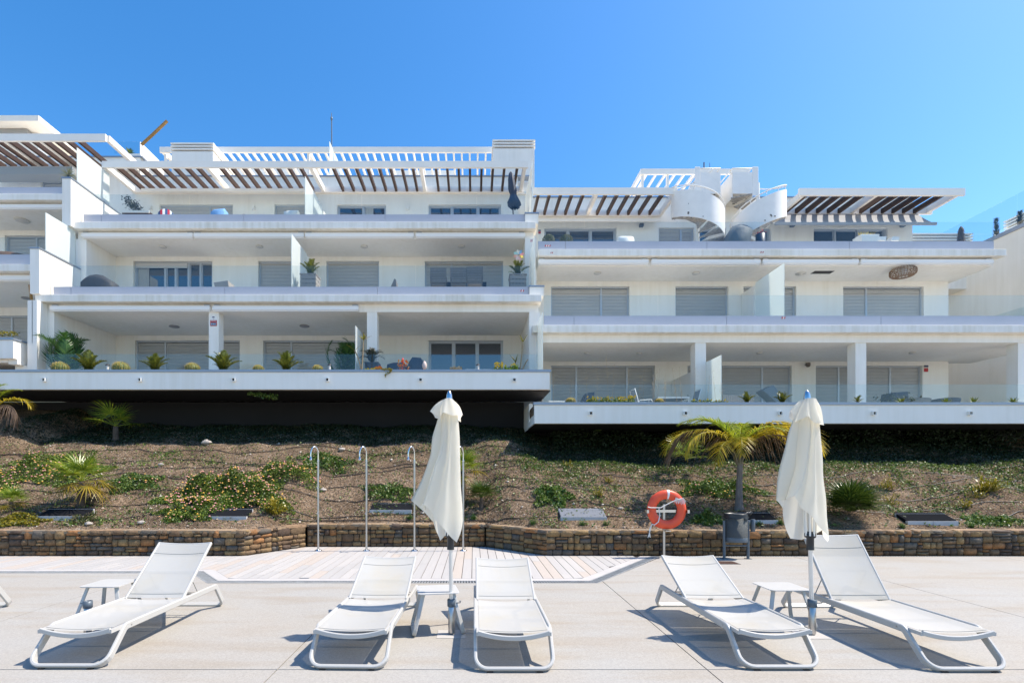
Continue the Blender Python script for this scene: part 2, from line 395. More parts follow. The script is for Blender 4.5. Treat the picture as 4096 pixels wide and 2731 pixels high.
# ------------------------------------------------------------------ stone wall
STONES = [mat('stone_%d' % i, c, .85, var=.45, scale=9, bump=.6, bscale=35, var2=.2, scale2=60) for i, c in enumerate((
    (.20,.118,.056),(.14,.086,.046),(.235,.150,.070),(.10,.064,.042),(.275,.175,.075),(.17,.108,.058),(.12,.10,.078),(.30,.140,.050),(.185,.118,.062)))]
MORT = mat('dark_mortar', (.035, .027, .02), .95, var=.3, scale=20)  # near-black core behind the stone joints
wall = thing('stone_wall', 'low dry stone retaining wall of brown stones holding back the planted slope', 'wall', (0, 9.9, 0))
WH = .49
stone_meshes = []
for i in range(26):
    m = MB(); r = random.Random(i*3+1); nx, nz = 4, 3; vs = []
    # front face a small uneven cushion, sides running back
    for iz in range(nz+1):
        for ix in range(nx+1):
            u, w = ix/nx, iz/nz; edge = min(u, 1-u, )*nx*.5; ez = min(w, 1-w)*nz*.5
            ed = min(1, edge*1.6)*min(1, ez*1.6)
            cut = .04 if (ix in (0, nx) and iz in (0, nz)) else 0
            vs.append((u-.5 + (r.uniform(-.035,.035)) + (cut if ix == 0 else -cut if ix == nx else 0), -(.35+.65*ed)*r.uniform(.75,1.0), w-.5 + r.uniform(-.05,.05)*(1 if iz in (0,nz) else .5)))
    W = nx+1
    fs = [(iz*W+ix, iz*W+ix+1, (iz+1)*W+ix+1, (iz+1)*W+ix) for iz in range(nz) for ix in range(nx)]
    ring = [ix for ix in range(W)] + [iz*W+nx for iz in range(1, nz+1)] + [nz*W+ix for ix in range(nx-1, -1, -1)] + [iz*W for iz in range(nz-1, 0, -1)]
    o = len(vs); vs += [(vs[k][0], .6, vs[k][2]) for k in ring]; n = len(ring)
    fs += [(ring[j], o+j, o+(j+1) % n, ring[(j+1) % n]) for j in range(n)]
    m.add(vs, fs, True)
    stone_meshes.append([m.mesh('stone', s) for s in (STONES[i % 9], STONES[(i*5+3) % 9])][i % 2])
segs = []
for (a, b) in zip(WALLP, WALLP[1:]): segs.append((Vector((a[0], a[1], 0)), Vector((b[0], b[1], 0))))
specs = []
for si, (A, Bp) in enumerate(segs):
    L = (Bp-A).length; dirv = (Bp-A)/L; nrm = Vector((dirv.y, -dirv.x, 0)); ang = math.atan2(dirv.y, dirv.x)
    s0 = 0
    while s0 < L-.01:
        zl = min(rnd.uniform(.42, 1.15), L-s0)
        if L-s0-zl < .35: zl = L-s0
        rows = rnd.choice((4, 4, 5, 5)); hs = [rnd.uniform(.6, 1.4) for _ in range(rows)]; hs[-1] *= 1.05; t = sum(hs); z = 0
        for q, h in enumerate(hs):
            h = h/t*WH; s = s0
            while s < s0+zl-.01:
                w = min(rnd.uniform(.09, .27)*(1.3 if q == rows-1 else 1), s0+zl-s)
                if s0+zl-s-w < .1: w = s0+zl-s
                if h > .1 and rnd.random() < .14:      # two thin stones instead of one
                    k = rnd.uniform(.4, .6); specs.append((A+dirv*(s+w/2), ang, w, h*k, z+h*k/2, nrm, q == rows-1)); specs.append((A+dirv*(s+w/2), ang, w, h*(1-k), z+h*k+h*(1-k)/2, nrm, q == rows-1))
                else: specs.append((A+dirv*(s+w/2), ang, w, h, z+h/2, nrm, q == rows-1))
                s += w
            z += h
        s0 += zl
specs.sort(key=lambda q: abs(q[0].x-1) - 3*(q[2]*q[3]/.02)**.5)
joined = MB()
for i, (c, ang, w, h, z, nrm, topr) in enumerate(specs):
    me = rnd.choice(stone_meshes); dep = .05 + rnd.random()*.034
    inn = Vector((-nrm.x, -nrm.y, 0))*.05
    p = Vector((c.x, c.y, z)) + inn; sx, sz = (w-.008)/1.03, (h-.006)/1.04
    sy = dep
    if i < 300:
        obj('stone', me, wall, p - wall.location, (rnd.uniform(-.05,.05), rnd.uniform(-.02,.02), ang), (sx, sy*1.0, sz))
    elif abs(c.x) < 14:
        M = Matrix.Translation(p) @ Matrix.Rotation(ang, 4, 'Z') @ Matrix.Diagonal((sx, sy, sz, 1))
        joined.cur = rnd.randrange(9)
        joined.add([M @ v.co for v in me.vertices], [tuple(f.vertices) for f in me.polygons], True)
joined.build('stones', STONES, wall, kind='stuff')
m = MB()
for (A, Bp) in segs:
    d = (Bp-A).normalized(); n = Vector((-d.y, d.x, 0)); A2 = A + n*.045; B2 = Bp + n*.045; A3 = A+n*.34; B3 = Bp+n*.34
    vs = [(A2.x,A2.y,-.01),(B2.x,B2.y,-.01),(B3.x,B3.y,-.01),(A3.x,A3.y,-.01)]
    m.add(vs+[(p[0],p[1],WH-.025) for p in vs], [(0,1,5,4),(4,5,6,7),(1,2,6,5),(3,0,4,7)])
m.build('core', MORT, wall)
# flat capping stones: the top faces that catch the sun
CAPS = [mat('cap_stone_%d' % i, c, .9, var=.3, scale=10, bump=.4, bscale=40) for i, c in enumerate(((.33,.21,.12),(.30,.22,.14),(.36,.25,.15),(.25,.19,.13)))]
m = MB()
for (A, Bp) in segs:
    L = (Bp-A).length; d = (Bp-A)/L; n = Vector((-d.y, d.x, 0)); s = 0
    while s < L:
        w = min(rnd.uniform(.2, .5), L-s+.02); P = A+d*s+n*.02; Q = A+d*(s+w-.012)+n*.02; j = rnd.uniform(-.012,.012)
        P3 = P+n*(.30+j); Q3 = Q+n*(.30-j); z = WH-.012+rnd.uniform(-.006,.01)
        m.cur = rnd.randrange(4)
        vs = [P,Q,Q3,P3]; m.add([(p.x,p.y,z) for p in vs]+[(p.x,p.y,z-.05) for p in vs], [(0,1,2,3),(0,4,5,1),(1,5,6,2),(3,7,4,0)]); s += w
m.build('capping_stones', CAPS, wall, kind='stuff')

# ------------------------------------------------------------------ planted slope
def ter(x, y, nz=True):
    dw = pl(WALLP, x) + .30
    t = smooth((x-.6)/2.2)
    dT = 14.5*(1-t) + 13.6*t; zT = 2.40*(1-t) + 1.80*t
    if y <= dT:
        s = max(0, (y-dw)/(dT-dw)); z = .455 + (zT-.455)*(s**1.12 if s > 0 else 0)
        z += .05*math.sin(s*PI)
    else: z = zT + min(.30*(y-dT), 1.0)
    if x < -12 and y > 14: z += smooth((-12.2-x)/1.0)*smooth((y-14)/1.5)*.55
    if nz:
        k = smooth((y-dw)/.8)
        z += (noise.noise((x*.55, y*.55, 3))*.16 + noise.noise((x*1.9, y*1.9, 1))*.06 + noise.noise((x*6, y*6, 8))*.022)*k
    return z
def hit(px, py):
    """where the view ray through a photo pixel meets the slope"""
    d = 9.9
    while d < 17.6:
        x = X(px, d)
        if d > pl(WALLP, x)+.3 and Z(py, d) <= ter(x, d): return Vector((x, d, ter(x, d)))
        d += .02
    return Vector((X(px, 16), 16, ter(X(px, 16), 16)))
def soilmat():
    m, nt, b = nodes('dry_soil'); b.inputs['Roughness'].default_value = 1; b.inputs['Specular IOR Level'].default_value = .1
    P = mapped(nt)
    def nz(s, d):
        n = nt.nodes.new('ShaderNodeTexNoise'); n.inputs['Scale'].default_value = s; n.inputs['Detail'].default_value = d; n.inputs['Roughness'].default_value = .7; nt.links.new(P, n.inputs['Vector']); return n
    n1 = nz(1.3, 8); cr = nt.nodes.new('ShaderNodeValToRGB'); e = cr.color_ramp.elements
    e[0].position = .3; e[0].color = (.125, .088, .058, 1); e[1].position = .7; e[1].color = (.40, .285, .19, 1); x = e.new(.5); x.color = (.24, .165, .105, 1)
    nt.links.new(n1.outputs[0], cr.inputs[0])
    vo = nt.nodes.new('ShaderNodeTexVoronoi'); vo.inputs['Scale'].default_value = 38; nt.links.new(P, vo.inputs['Vector'])
    sp = nt.nodes.new('ShaderNodeSeparateColor'); nt.links.new(vo.outputs['Color'], sp.inputs[0])
    r = nt.nodes.new('ShaderNodeMapRange'); r.inputs[1].default_value = .0; r.inputs[2].default_value = 1; r.inputs[3].default_value = .42; r.inputs[4].default_value = 1.65; nt.links.new(sp.outputs[0], r.inputs[0])
    mx = nt.nodes.new('ShaderNodeMix'); mx.data_type = 'RGBA'; mx.blend_type = 'MULTIPLY'; mx.inputs[0].default_value = 1
    nt.links.new(cr.outputs[0], mx.inputs[6]); nt.links.new(r.outputs[0], mx.inputs[7]); nt.links.new(mx.outputs[2], b.inputs['Base Color'])
    n2 = nz(24, 8); bp = nt.nodes.new('ShaderNodeBump'); bp.inputs['Strength'].default_value = 1; bp.inputs['Distance'].default_value = .13
    nt.links.new(n2.outputs[0], bp.inputs['Height']); nt.links.new(bp.outputs[0], b.inputs['Normal']); return m
SOIL = soilmat()
xs = [-70, -50, -35, -25, -20, -17, -15] + [-14 + .1*i for i in range(301)] + [17, 18, 20, 25, 35, 50, 70]
# columns where the wall bends
rows = 96; m = MB(); vs = []; cols = len(xs)
for j in range(rows+1):
    for x in xs:
        xx = max(-16, min(18, x)); dw = pl(WALLP, xx)+.26; y = dw + (18.6-dw)*(j/rows)**1.05
        vs.append((x, y, ter(x if abs(x) < 17 else math.copysign(17, x), y, abs(x) < 17)))
for x in xs: vs.append((x, 90, 3.0))
fs = [(j*cols+i, j*cols+i+1, (j+1)*cols+i+1, (j+1)*cols+i) for j in range(rows+1) for i in range(cols-1)]
m.add(vs, fs, True); m.build('hillside', SOIL, kind='structure', own=(0, 12, 0), label='dry brown planted bank')
# ------------------------------------------------------------------ apartment buildings
E = EYE
def facade(b, x0, x1, z0, z1, d, opens, m=WHITE, rev=.22, name='wall'):
    """flat wall with real openings (reveals run back rev metres)"""
    xs = sorted({x0, x1, *[o[0] for o in opens], *[o[1] for o in opens]}); zs = sorted({z0, z1, *[o[2] for o in opens], *[o[3] for o in opens]})
    mb = MB()
    for xa, xb in zip(xs, xs[1:]):
        for za, zb in zip(zs, zs[1:]):
            cx, cz = (xa+xb)/2, (za+zb)/2
            if any(o[0] < cx < o[1] and o[2] < cz < o[3] for o in opens): continue
            mb.quad((xa,d,za),(xb,d,za),(xb,d,zb),(xa,d,zb))
    for (a, c, e, f) in opens:
        y = d+rev
        mb.quad((a,d,e),(a,d,f),(a,y,f),(a,y,e)); mb.quad((c,d,e),(c,y,e),(c,y,f),(c,d,f)); mb.quad((a,d,f),(c,d,f),(c,y,f),(a,y,f)); mb.quad((a,d,e),(a,y,e),(c,y,e),(c,d,e))
    mb.quad((x0,d+.3,z0),(x0,d+.3,z1),(x0,d,z1),(x0,d,z0)); mb.quad((x1,d,z0),(x1,d,z1),(x1,d+.3,z1),(x1,d+.3,z0))
    return mb.build(name, m, b)
def window(b, a, c, e, f, d, bays, kinds, openness=None, curtain=False):
    """bays: inner x positions of mullions; kinds per bay: 's' shutter down, 'g' glass, 'h' shutter half down"""
    y = d+.10; fw = .055
    m = MB(); m.box(a, a+fw, y, y+.09, e, f); m.box(c-fw, c, y, y+.09, e, f); m.box(a+fw, c-fw, y, y+.09, f-fw, f); m.box(a+fw, c-fw, y, y+.09, e, e+fw)
    for x in bays: m.box(x-.035, x+.035, y-.004, y+.085, e+fw, f-fw)
    w = m.build('window', FRAME, b)
    edges = [a+fw] + bays + [c-fw]
    for i, k in enumerate(kinds):
        xa = edges[i] + (.035 if i else 0); xb = edges[i+1] - (.035 if i < len(kinds)-1 else 0)
        zt = f-fw; zb = e+fw
        if k in 'sh':
            zlo = zb if k == 's' else zt - (zt-zb)*(openness or .42)
            if k == 'h' and openness is not None: zlo = zt-(zt-zb)*openness
            s = MB(); z = zlo; p = .055
            while z < zt-.02:
                z1 = min(z+p, zt)
                s.quad((xa,y+.03,z),(xb,y+.03,z),(xb,y+.018,z+p*.45),(xa,y+.018,z+p*.45))
                s.quad((xa,y+.018,z+p*.45),(xb,y+.018,z+p*.45),(xb,y+.036,z1-.006),(xa,y+.036,z1-.006))
                s.quad((xa,y+.036,z1-.006),(xb,y+.036,z1-.006),(xb,y+.048,z1),(xa,y+.048,z1)); z += p
            s.build('shutter_slats', SHUT, w, kind='stuff')
        if k == 'g' or k == 'h':
            g = MB(); g.box(xa, xb, y+.06, y+.068, zb, zt); g.build('pane', PANE, w)
            fr = MB(); q = .035
            for (u0,u1,w0,w1) in ((xa,xa+q,zb,zt),(xb-q,xb,zb,zt),(xa+q,xb-q,zb,zb+q),(xa+q,xb-q,zt-q,zt)): fr.box(u0,u1,y+.04,y+.058,w0,w1)
            fr.build('sash', FRAME, w)
            if curtain and i == curtain-1:
                cu = MB(); n = 26; 
                vs = []; 
                for j in range(n+1):
                    xx = xa+.04+(xb-xa-.08)*.42*j/n; yy = y+.052+.006*math.sin(j*1.9)
                    vs += [(xx, yy, zb+.02), (xx, yy, zt-.03)]
                cu.add(vs, [(2*j,2*j+2,2*j+3,2*j+1) for j in range(n)], True); cu.build('curtain', CURT, w)
    bk = MB(); bk.quad((a,y+.10,e),(c,y+.10,e),(c,y+.10,f),(a,y+.10,f)); bk.build('dark_lining', REVEAL, w)
    return w
def slab(b, x0, x1, df, zt, db, xi0=None, xi1=None):
    m = MB(); m.box(x0, x1, df, df+.34, zt-.23, zt); o = m.build('fascia', FASCIA, b, bevel=.012)
    xi0 = x0+.1 if xi0 is None else xi0; xi1 = x1-.1 if xi1 is None else xi1
    m = MB(); m.box(xi0, xi1, df+.341, db, zt-.48, zt-.004); m.build('slab', WHITE, b)
    m = MB(); m.box(xi0, xi1, df+.27, df+.339, zt-.48, zt-.234); m.build('soffit_beam', WHITE, b)
def parapet(b, x0, x1, d, z0, z1, joints):
    xs = [x0] + joints + [x1]
    for a, c in zip(xs, xs[1:]):
        m = MB(); m.box(a+.006, c-.006, d, d+.06, z0, z1); m.build('cladding_panel', PANEL, b)
def balustrade(b, x0, x1, d, z0, z1, joints):
    xs = [x0] + joints + [x1]
    for a, c in zip(xs, xs[1:]):
        m = MB(); m.box(a+.006, c-.006, d, d+.012, z0, z1); m.build('glass_panel', GLASS, b)
def awning(b, x0, x1, d, z, fold=True):
    """closed cassette awning: box, lower valance bar, brackets"""
    m = MB(); m.box(x0, x1, d, d+.17, z-.07, z+.07); m.box(x0+.02, x1-.02, d+.02, d+.20, z-.105, z-.072)
    o = m.build('awning', AWN, b, bevel=.02)
    m = MB()
    for x in (x0+.12, x1-.12): m.box(x-.09, x+.09, d+.05, d+.22, z+.075, z+.12)
    m.build('bracket', FRAME, o)
def cappedwall(b, x0, x1, y0, y1, z0, z1, cap=True, m=WHITE, name='wall'):
    q = MB(); q.box(x0, x1, y0, y1, z0, z1); o = q.build(name, m, b)
    if cap: c = MB(); c.box(x0-.02, x1+.02, y0-.02, y1+.02, z1+.002, z1+.05); c.build('cap', CAPM, o)
    return o
def planter(b, x0, x1, df, z0, z1, dg, zf, spouts, cx0=None):
    """planter trough with a metal capping and little square rain spouts"""
    m = MB(); m.box(x0, x1, df, df+.14, z0, z1); m.box(x0, x1, df+.141, dg+.3, z0, z0+.16); m.box(x0, x1, dg-.12, dg, z0+.161, zf)
    o = m.build('planter_trough', WHITE, b)
    c = MB(); c.box(x0-.03, x1+.03, df-.03, df+.17, z1+.002, z1+.07); c.build('capping', CAPM, o)
    s = MB(); s.box(x0+.02, x1-.02, df+.145, dg-.125, z1-.22, z1+.03); s.build('planter_soil', SOIL, o)
    for px in spouts:
        xx = X(px, df); t = MB()
        for (u0,u1,w0,w1) in ((-.05,.05,.035,.05),(-.05,.05,-.05,-.035),(-.05,-.035,-.035,.035),(.035,.05,-.035,.035)): t.box(xx+u0, xx+u1, df-.07, df-.001, z0+.27+w0, z0+.27+w1)
        t.box(xx-.034, xx+.034, df-.012, df-.002, z0+.236, z0+.304)
        t.mi[-6:] = [1]*6
        t.build('rain_spout', [WMET, BLACKP], b)
def pergola(b, x0, x1, d0, d1, ztop, hb, slats, beams, smat=WOOD, bw=.09, sh=.16, sw=.07, back=True, name='pergola', over=.25):
    m = MB(); m.box(x0, x1, d0, d0+bw, ztop-hb, ztop)
    if back: m.box(x0, x1, d1-bw-.002, d1-.002, ztop-hb, ztop-.01)
    for x in beams: m.box(x-bw*.7, x+bw*.7, d0+bw+.001, d1-bw-.004, ztop-hb+.02, ztop-.012)
    o = m.build(name, WMETB, b)
    for x in slats:
        q = MB(); q.box(x-sw/2, x+sw/2, d0+bw+.002, d1-bw-.003, ztop-hb+.015, ztop-hb+.015+sh); q.build('slat', smat, o)
    return o
def ceil_light(b, x, y, z, r=.13, dark=False, name='ceiling_light'):
    m = MB(); m.lathe([(r*.9, 0), (r, -.012), (r, -.03), (r*.8, -.045), (.01, -.05)], (x, y, z-.001), 20)
    return m.build(name, BLACKP if dark else LGREY, b) if not dark else m.build(name, mat('lamp_grey', (.28,.28,.29), .4) if 'lamp_grey' not in MATS else MATS['lamp_grey'], b)
def louver_stack(b, x0, x1, y0, y1, z0, z1, n=3):
    m = MB(); m.box(x0, x1, y0, y1, z0, z1-.36); o = m.build('chimney', WHITE, b)
    k = MB(); k.box(x0+.08, x1-.08, y0+.08, y1-.08, z1-.359, z1-.02); k.build('flue', REVEAL, o)
    for i in range(n):
        q = MB(); z = z1-.30+i*.12; q.box(x0-.03, x1+.03, y0-.03, y1+.03, z, z+.055); q.build('louvre', WHITE, o)
def divider(b, x, y0, y1, z0, z1, drop=0, name='glass_divider', m=FROST):
    q = MB(); q.add([(x-.01,y0,z0),(x+.01,y0,z0),(x+.01,y1,z0),(x-.01,y1,z0),(x-.01,y0,z1),(x+.01,y0,z1),(x+.01,y1,z1-drop),(x-.01,y1,z1-drop)],
                    [(3,2,1,0),(4,5,6,7),(0,1,5,4),(1,2,6,5),(2,3,7,6),(3,0,4,7)]); return q.build(name, m, b)

# ================= middle building
B1 = thing('apartment_building', 'white stepped apartment block at left and centre, its terraces above a long planter', 'building', (-6, 18, 3))
d2, d3, d4, df1, dp1 = 14.64, 16.36, 17.74, 19.5, 21.0
s2, s3, s4 = E+2.695, E+5.695, E+8.69
XL1, XR1 = -13.62, 1.80
# slabs
slab(B1, X(140,d3), X(2167,d3), d3, s3, df1+.3, XL1-.3, XR1+.3)
slab(B1, X(273.6,d4), X(2143,d4), d4, s4, dp1+.3, XL1-.3, XR1+.3)
m = MB(); m.box(XL1-.3, XR1+.3, 15.86, df1+.3, s2-.29, s2); m.build('slab', WHITE, B1)
m = MB(); m.box(XL1-.3, XR1+.3, df1+.31, 30, s2-.3, s4-.5); m.build('core_wall', WHITE, B1)
# parapets, glass
parapet(B1, X(213,16.62), X(2116,16.62), 16.62, s3+.002, Z(1147,16.62), [X(284,16.62), X(899,16.62), X(1510,16.62)])
balustrade(B1, X(213,16.75), X(2116,16.75), 16.75, s3+.1, Z(1063,16.75), [X(418,16.75), X(919,16.75), X(1662,16.75)])
parapet(B1, X(333,18.0), X(2102,18.0), 18.0, s4+.002, Z(858,18.0), [X(405,18.0), X(975,18.0), X(1540,18.0)])
balustrade(B1, X(333,18.1), X(2102,18.1), 18.1, s4+.1, Z(778,18.1), [X(527,18.1), X(758,18.1), X(988,18.1), X(1447,18.1), X(1907,18.1)])
balustrade(B1, X(182,16.0), X(2153,16.0), 16.0, s2+.05, Z(1416,16.0), [X(400,16.0), X(1100,16.0), X(1710,16.0)])
# side and party walls
cappedwall(B1, XL1-.36, XL1, 16.62, df1+.3, s2, s3-.482, False, name='side_wall')
cappedwall(B1, XL1-.36, XL1, 18.0, df1+.3, s3, s4-.482, False, name='side_wall')
cappedwall(B1, XR1, XR1+.36, 16.6, df1+.3, s2-.3, s3-.482, False, name='side_wall')
cappedwall(B1, XR1, XR1+.40, 17.95, dp1+.3, s3, s4-.482, False, name='side_wall')
cappedwall(B1, XR1, XR1+.46, 16.52, 17.94, s3+.001, Z(1147,16.5), name='side_wall')
cappedwall(B1, XR1, XR1+.46, 17.9, 21.0, s4+.001, Z(856,17.9), name='side_wall')
# main facades with openings
y = df1; zw = Z(1361, y)
O2 = [(X(540,y), X(959,y), s2+.02, zw), (X(1052.5,y), X(1467,y), s2+.02, zw), (X(1714,y), X(2013,y), s2+.02, zw)]
facade(B1, XL1, XR1, s2, s3-.48, y, O2)
window(B1, *O2[0], y, [X(655,y)], 'ss'); window(B1, *O2[1], y, [X(1162,y), X(1366,y)], 'sss'); window(B1, *O2[2], y, [X(1814,y), X(1909,y)], 'ggg')
zw = Z(1044, y)
O3 = [(X(533,y), X(849,y), s3+.02, zw), (X(1033,y), X(1245,y), s3+.02, zw), (X(1305,y), X(1516,y), s3+.02, zw), (X(1699,y), X(2013,y), s3+.02, zw)]
facade(B1, XL1, XR1, s3, s4-.48, y, O3)
window(B1, *O3[0], y, [X(655,y), X(697,y), X(749,y), X(797,y)], 'ggggg', curtain=1)
m = MB(); m.box(O3[0][0]+.06, X(745,y), y+.06, y+.1, zw-.24, zw-.06); m.build('shutter_box', SHUT, B1)
window(B1, *O3[1], y, [], 's'); window(B1, *O3[2], y, [], 's'); window(B1, *O3[3], y, [X(1806,y)], 'ss')
y = dp1; zw = Z(818, y); zr = E+11.7
O4 = [(X(638,y), X(931,y), s4+.02, zw), (X(1098,y), X(1219,y), s4+.02, zw), (X(1348,y), X(1544,y), s4+.02, zw), (X(1714,y), X(2004,y), s4+.02, zw)]
facade(B1, -13.9, XR1, s4, zr+.42, y, O4)
window(B1, *O4[0], y, [X(835,y)], 'ss'); window(B1, *O4[1], y, [], 's'); window(B1, *O4[2], y, [X(1452,y)], 'gg', curtain=2); window(B1, *O4[3], y, [X(1808,y), X(1912,y)], 'ggg')
m = MB(); m.box(-13.9, XR1+.5, y-.04, y+.3, zr+.422, zr+.47); m.build('roof_capping', CAPM, B1)
m = MB(); m.box(-13.9, XR1+.5, y+.32, 27, zr-.1, zr+.02); m.build('roof', WHITE, B1)
# columns under the first floor
for px in (835, 1468):
    m = MB(); x0 = X(px, 16.64); m.box(x0, x0+.325, 16.64, 16.96, s2, s3-.481); m.build('column', WHITE, B1)
# awnings
ya = 17.9; za = (Z(929,ya)+Z(948,ya))/2
for a, c in ((323,770), (773,1215), (1219,1656), (1662,2101)): awning(B1, X(a,ya), X(c,ya), ya, za)
ya = 16.5; za = (Z(1222,ya)+Z(1240,ya))/2
for a, c in ((198,838), (848,1434)): awning(B1, X(a,ya), X(c,ya), ya, za)
# ceiling lamps
for px, py in ((651,986), (1038,985), (1457,985), (1846,985)): dd = (s4-.48-E)*F/(CY-py); ceil_light(B1, X(px,dd), dd, s4-.48)
for px, py in ((697,1304), (1218,1302)): dd = (s3-.48-E)*F/(CY-py); ceil_light(B1, X(px,dd), dd, s3-.48, .17, True)
# pergolas of the penthouse floor
zp = E+11.68; dq = 19.2
sl = [X(p, 21.0) for p in (583,623,664,707,750,792,836,877)] + [X(p, 21.0) for p in (962,1004,1045,1089,1130,1172,1213,1256)] + [X(p, 21.0) for p in (1376,1418,1461,1503,1546,1587,1630,1670)] + [X(p, 21.0) for p in (1755,1797,1839,1881,1924,1966,2008,2055)]
pergola(B1, X(407,dq), X(2113,dq), dq, 20.98, zp, .24, sl, [-13.9, -10.06, -6.15, -2.0, 1.92], sw=.085, sh=.17)
# white upper pergola
du = 22.8; zu = E+14.5
sl = [-13.5+.36*i for i in range(43)]
pergola(B1, X(638,du), X(2079,du), du, 25.4, zu, .24, sl, [-13.9, -7.4, -6.4, 1.9], smat=WMETB, sw=.075, sh=.12)
for x in (-13.8, -7.4, 1.9): m = MB(); m.box(x-.05, x+.05, du+.1, du+.2, zr, zu-.25); m.build('pergola_post', WMETB, B1)
# roof structures
louver_stack(B1, -12.75, -11.0, 21.6, 24, zr, E+13.9); louver_stack(B1, .81, 2.54, 21.4, 24, zr-3, E+13.9)
m = MB(); m.box(-12.6, -7.9, 25.6, 29, zr, E+15.3); m.build('stair_head', WHITE, B1)
m = MB(); m.box(-4.2, -.95, 25.6, 29, zr, E+15.1); m.build('stair_head', WHITE, B1)
m = MB(); m.box(-.9, 2.4, 25.6, 29, zr, E+14.2); m.build('stair_head', WHITE, B1)
m = MB(); m.box(-.9, 2.4, 25.55, 29, E+14.203, E+14.26); m.build('roof_capping', CAPM, B1)
divider(B1, X(1323,22.4), 22.2, 24.5, zr+.4, E+14.35, name='glass_divider')
# penthouse terrace glass dividers
divider(B1, X(1222,18.3), 18.25, 20.3, s4+.2, E+10.55)
m = MB(); m.box(X(1222,18.3)-.05, X(1222,18.3)+.05, 20.32, 20.95, s4, E+10.4); m.build('screen_wall', WHITE, B1)
divider(B1, X(1168,16.9), 16.85, 18.4, s3+.1, s3+2.15)
m = MB(); m.box(X(1168,16.9)-.05, X(1168,16.9)+.05, 18.42, 19.48, s3, s3+2.1); m.build('screen_wall', WHITE, B1)
divider(B1, X(1425,16.2), 16.1, 17.9, s2+.05, s2+1.92)
divider(B1, X(2128,18.2), 18.1, 20.5, Z(856,17.9)+.06, E+11.0); 
divider(B1, X(2138,16.7), 16.6, 17.9, Z(1147,16.5)+.06, E+7.7)
divider(B1, 2.02, 15.0, 16.4, s2+.12, E+4.7)
# long planter in front of the ground floor terrace
planter(B1, -19, X(2199,d2), d2, Z(1557,d2), Z(1488,d2), 15.95, s2+.05, (180,562,937,1311,1683,2057))
# small wooden roof-light lamps under the penthouse beam
for px in (598, 1012, 1630): m = MB(); xx = X(px, 20.9); m.box(xx-.05, xx+.05, 20.88, 20.98, E+10.75, E+10.9); m.build('wall_lamp', WMET, B1)
# anthracite basement wall; soffit below the planter has shade put into its colour
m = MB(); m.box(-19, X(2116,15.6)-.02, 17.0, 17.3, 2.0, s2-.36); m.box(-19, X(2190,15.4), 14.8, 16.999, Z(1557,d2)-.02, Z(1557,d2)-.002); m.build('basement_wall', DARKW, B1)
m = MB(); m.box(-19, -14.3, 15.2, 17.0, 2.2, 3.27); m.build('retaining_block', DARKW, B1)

# ================= right building
B2 = thing('apartment_building', 'white stepped apartment block at right with spiral stairs on its roof terrace', 'building', (10, 18, 2))
e2, e3, e4, dfb, dpb = 13.75, 16.1, 17.5, 19.2, 20.8
t2, t3, t4 = E+1.64, E+4.64, E+7.64
XL2, XR2 = 2.21, 17.8
slab(B2, X(2130,e3), 19.6, e3, t3, dfb+.3, XL2-.1, 18.9)
slab(B2, 2.22, X(4027,e4), e4, t4, dpb+.3, 2.23, 18.0)
m = MB(); m.box(XL2-.3, 19.5, 15.1, dfb+.3, t2-.28, t2); m.build('slab', WHITE, B2)
m = MB(); m.box(XL2-.1, XR2, dfb+.31, 30, t2-.3, t4-.5); m.build('core_wall', WHITE, B2)
parapet(B2, X(2175,16.38), 19.4, 16.38, t3+.002, Z(1263,16.38), [X(2296,16.38), X(2907,16.38), X(3524,16.38)])
balustrade(B2, X(2175,16.5), 19.4, 16.5, t3+.1, Z(1181,16.5), [X(2632,16.5), X(3383,16.5), X(3636,16.5), X(3890,16.5)])
parapet(B2, X(2152,17.75), X(3976,17.75), 17.75, t4+.002, Z(965,17.75), [X(2262,17.75), X(2828,17.75), X(3398,17.75)])
balustrade(B2, X(2152,17.85), X(3976,17.85), 17.85, t4+.1, Z(888,17.85), [X(2337,17.85), X(2800,17.85), X(3260,17.85), X(3493,17.85), X(3728,17.85)])
balustrade(B2, X(2175,15.3), 19.4, 15.3, t2+.05, Z(1537,15.3), [X(2625,15.3), X(3138,15.3), X(3394,15.3), X(3657,15.3), X(3918,15.3)])
cappedwall(B2, XL2-.02, XL2, 16.4, 16.6, t2, t3, False, name='side_wall')
y = dfb; zw = Z(1462, y)
P2 = [(X(2204,y), X(2620,y), t2+.02, zw), (X(2750,y), X(3167,y), t2+.02, zw), (X(3263,y), X(3690,y), t2+.02, zw)]
facade(B2, XL2, XR2, t2, t3-.48, y, P2)
window(B2, *P2[0], y, [X(2307,y), X(2511,y)], 'sss'); window(B2, *P2[1], y, [X(2850,y), X(3055,y)], 'sss'); window(B2, *P2[2], y, [X(3362,y), X(3569,y)], 'sss')
zw = Z(1145, y)
P3 = [(X(2204,y), X(2518,y), t3+.02, zw), (X(2702,y), X(2914,y), t3+.02, zw), (X(2974,y), X(3185,y), t3+.02, zw), (X(3373,y), X(3695,y), t3+.02, zw)]
facade(B2, XL2, XR2, t3, t4-.48, y, P3)
window(B2, *P3[0], y, [X(2407,y)], 'ss'); window(B2, *P3[1], y, [], 's'); window(B2, *P3[2], y, [], 's'); window(B2, *P3[3], y, [X(3473,y)], 'ss')
y = dpb; zw = Z(911, y); zr2 = E+10.75
P4 = [(X(2177,y), X(2466,y), t4+.02, zw), (X(2635,y), X(2777,y), t4+.02, zw), (X(2797,y), X(2904,y), t4+.02, zw), (X(3035,y), X(3084,y), t4+.02, zw), (X(3255,y), X(3550,y), t4+.02, zw)]
facade(B2, XL2, X(3650,y), t4, zr2+.40, y, P4)
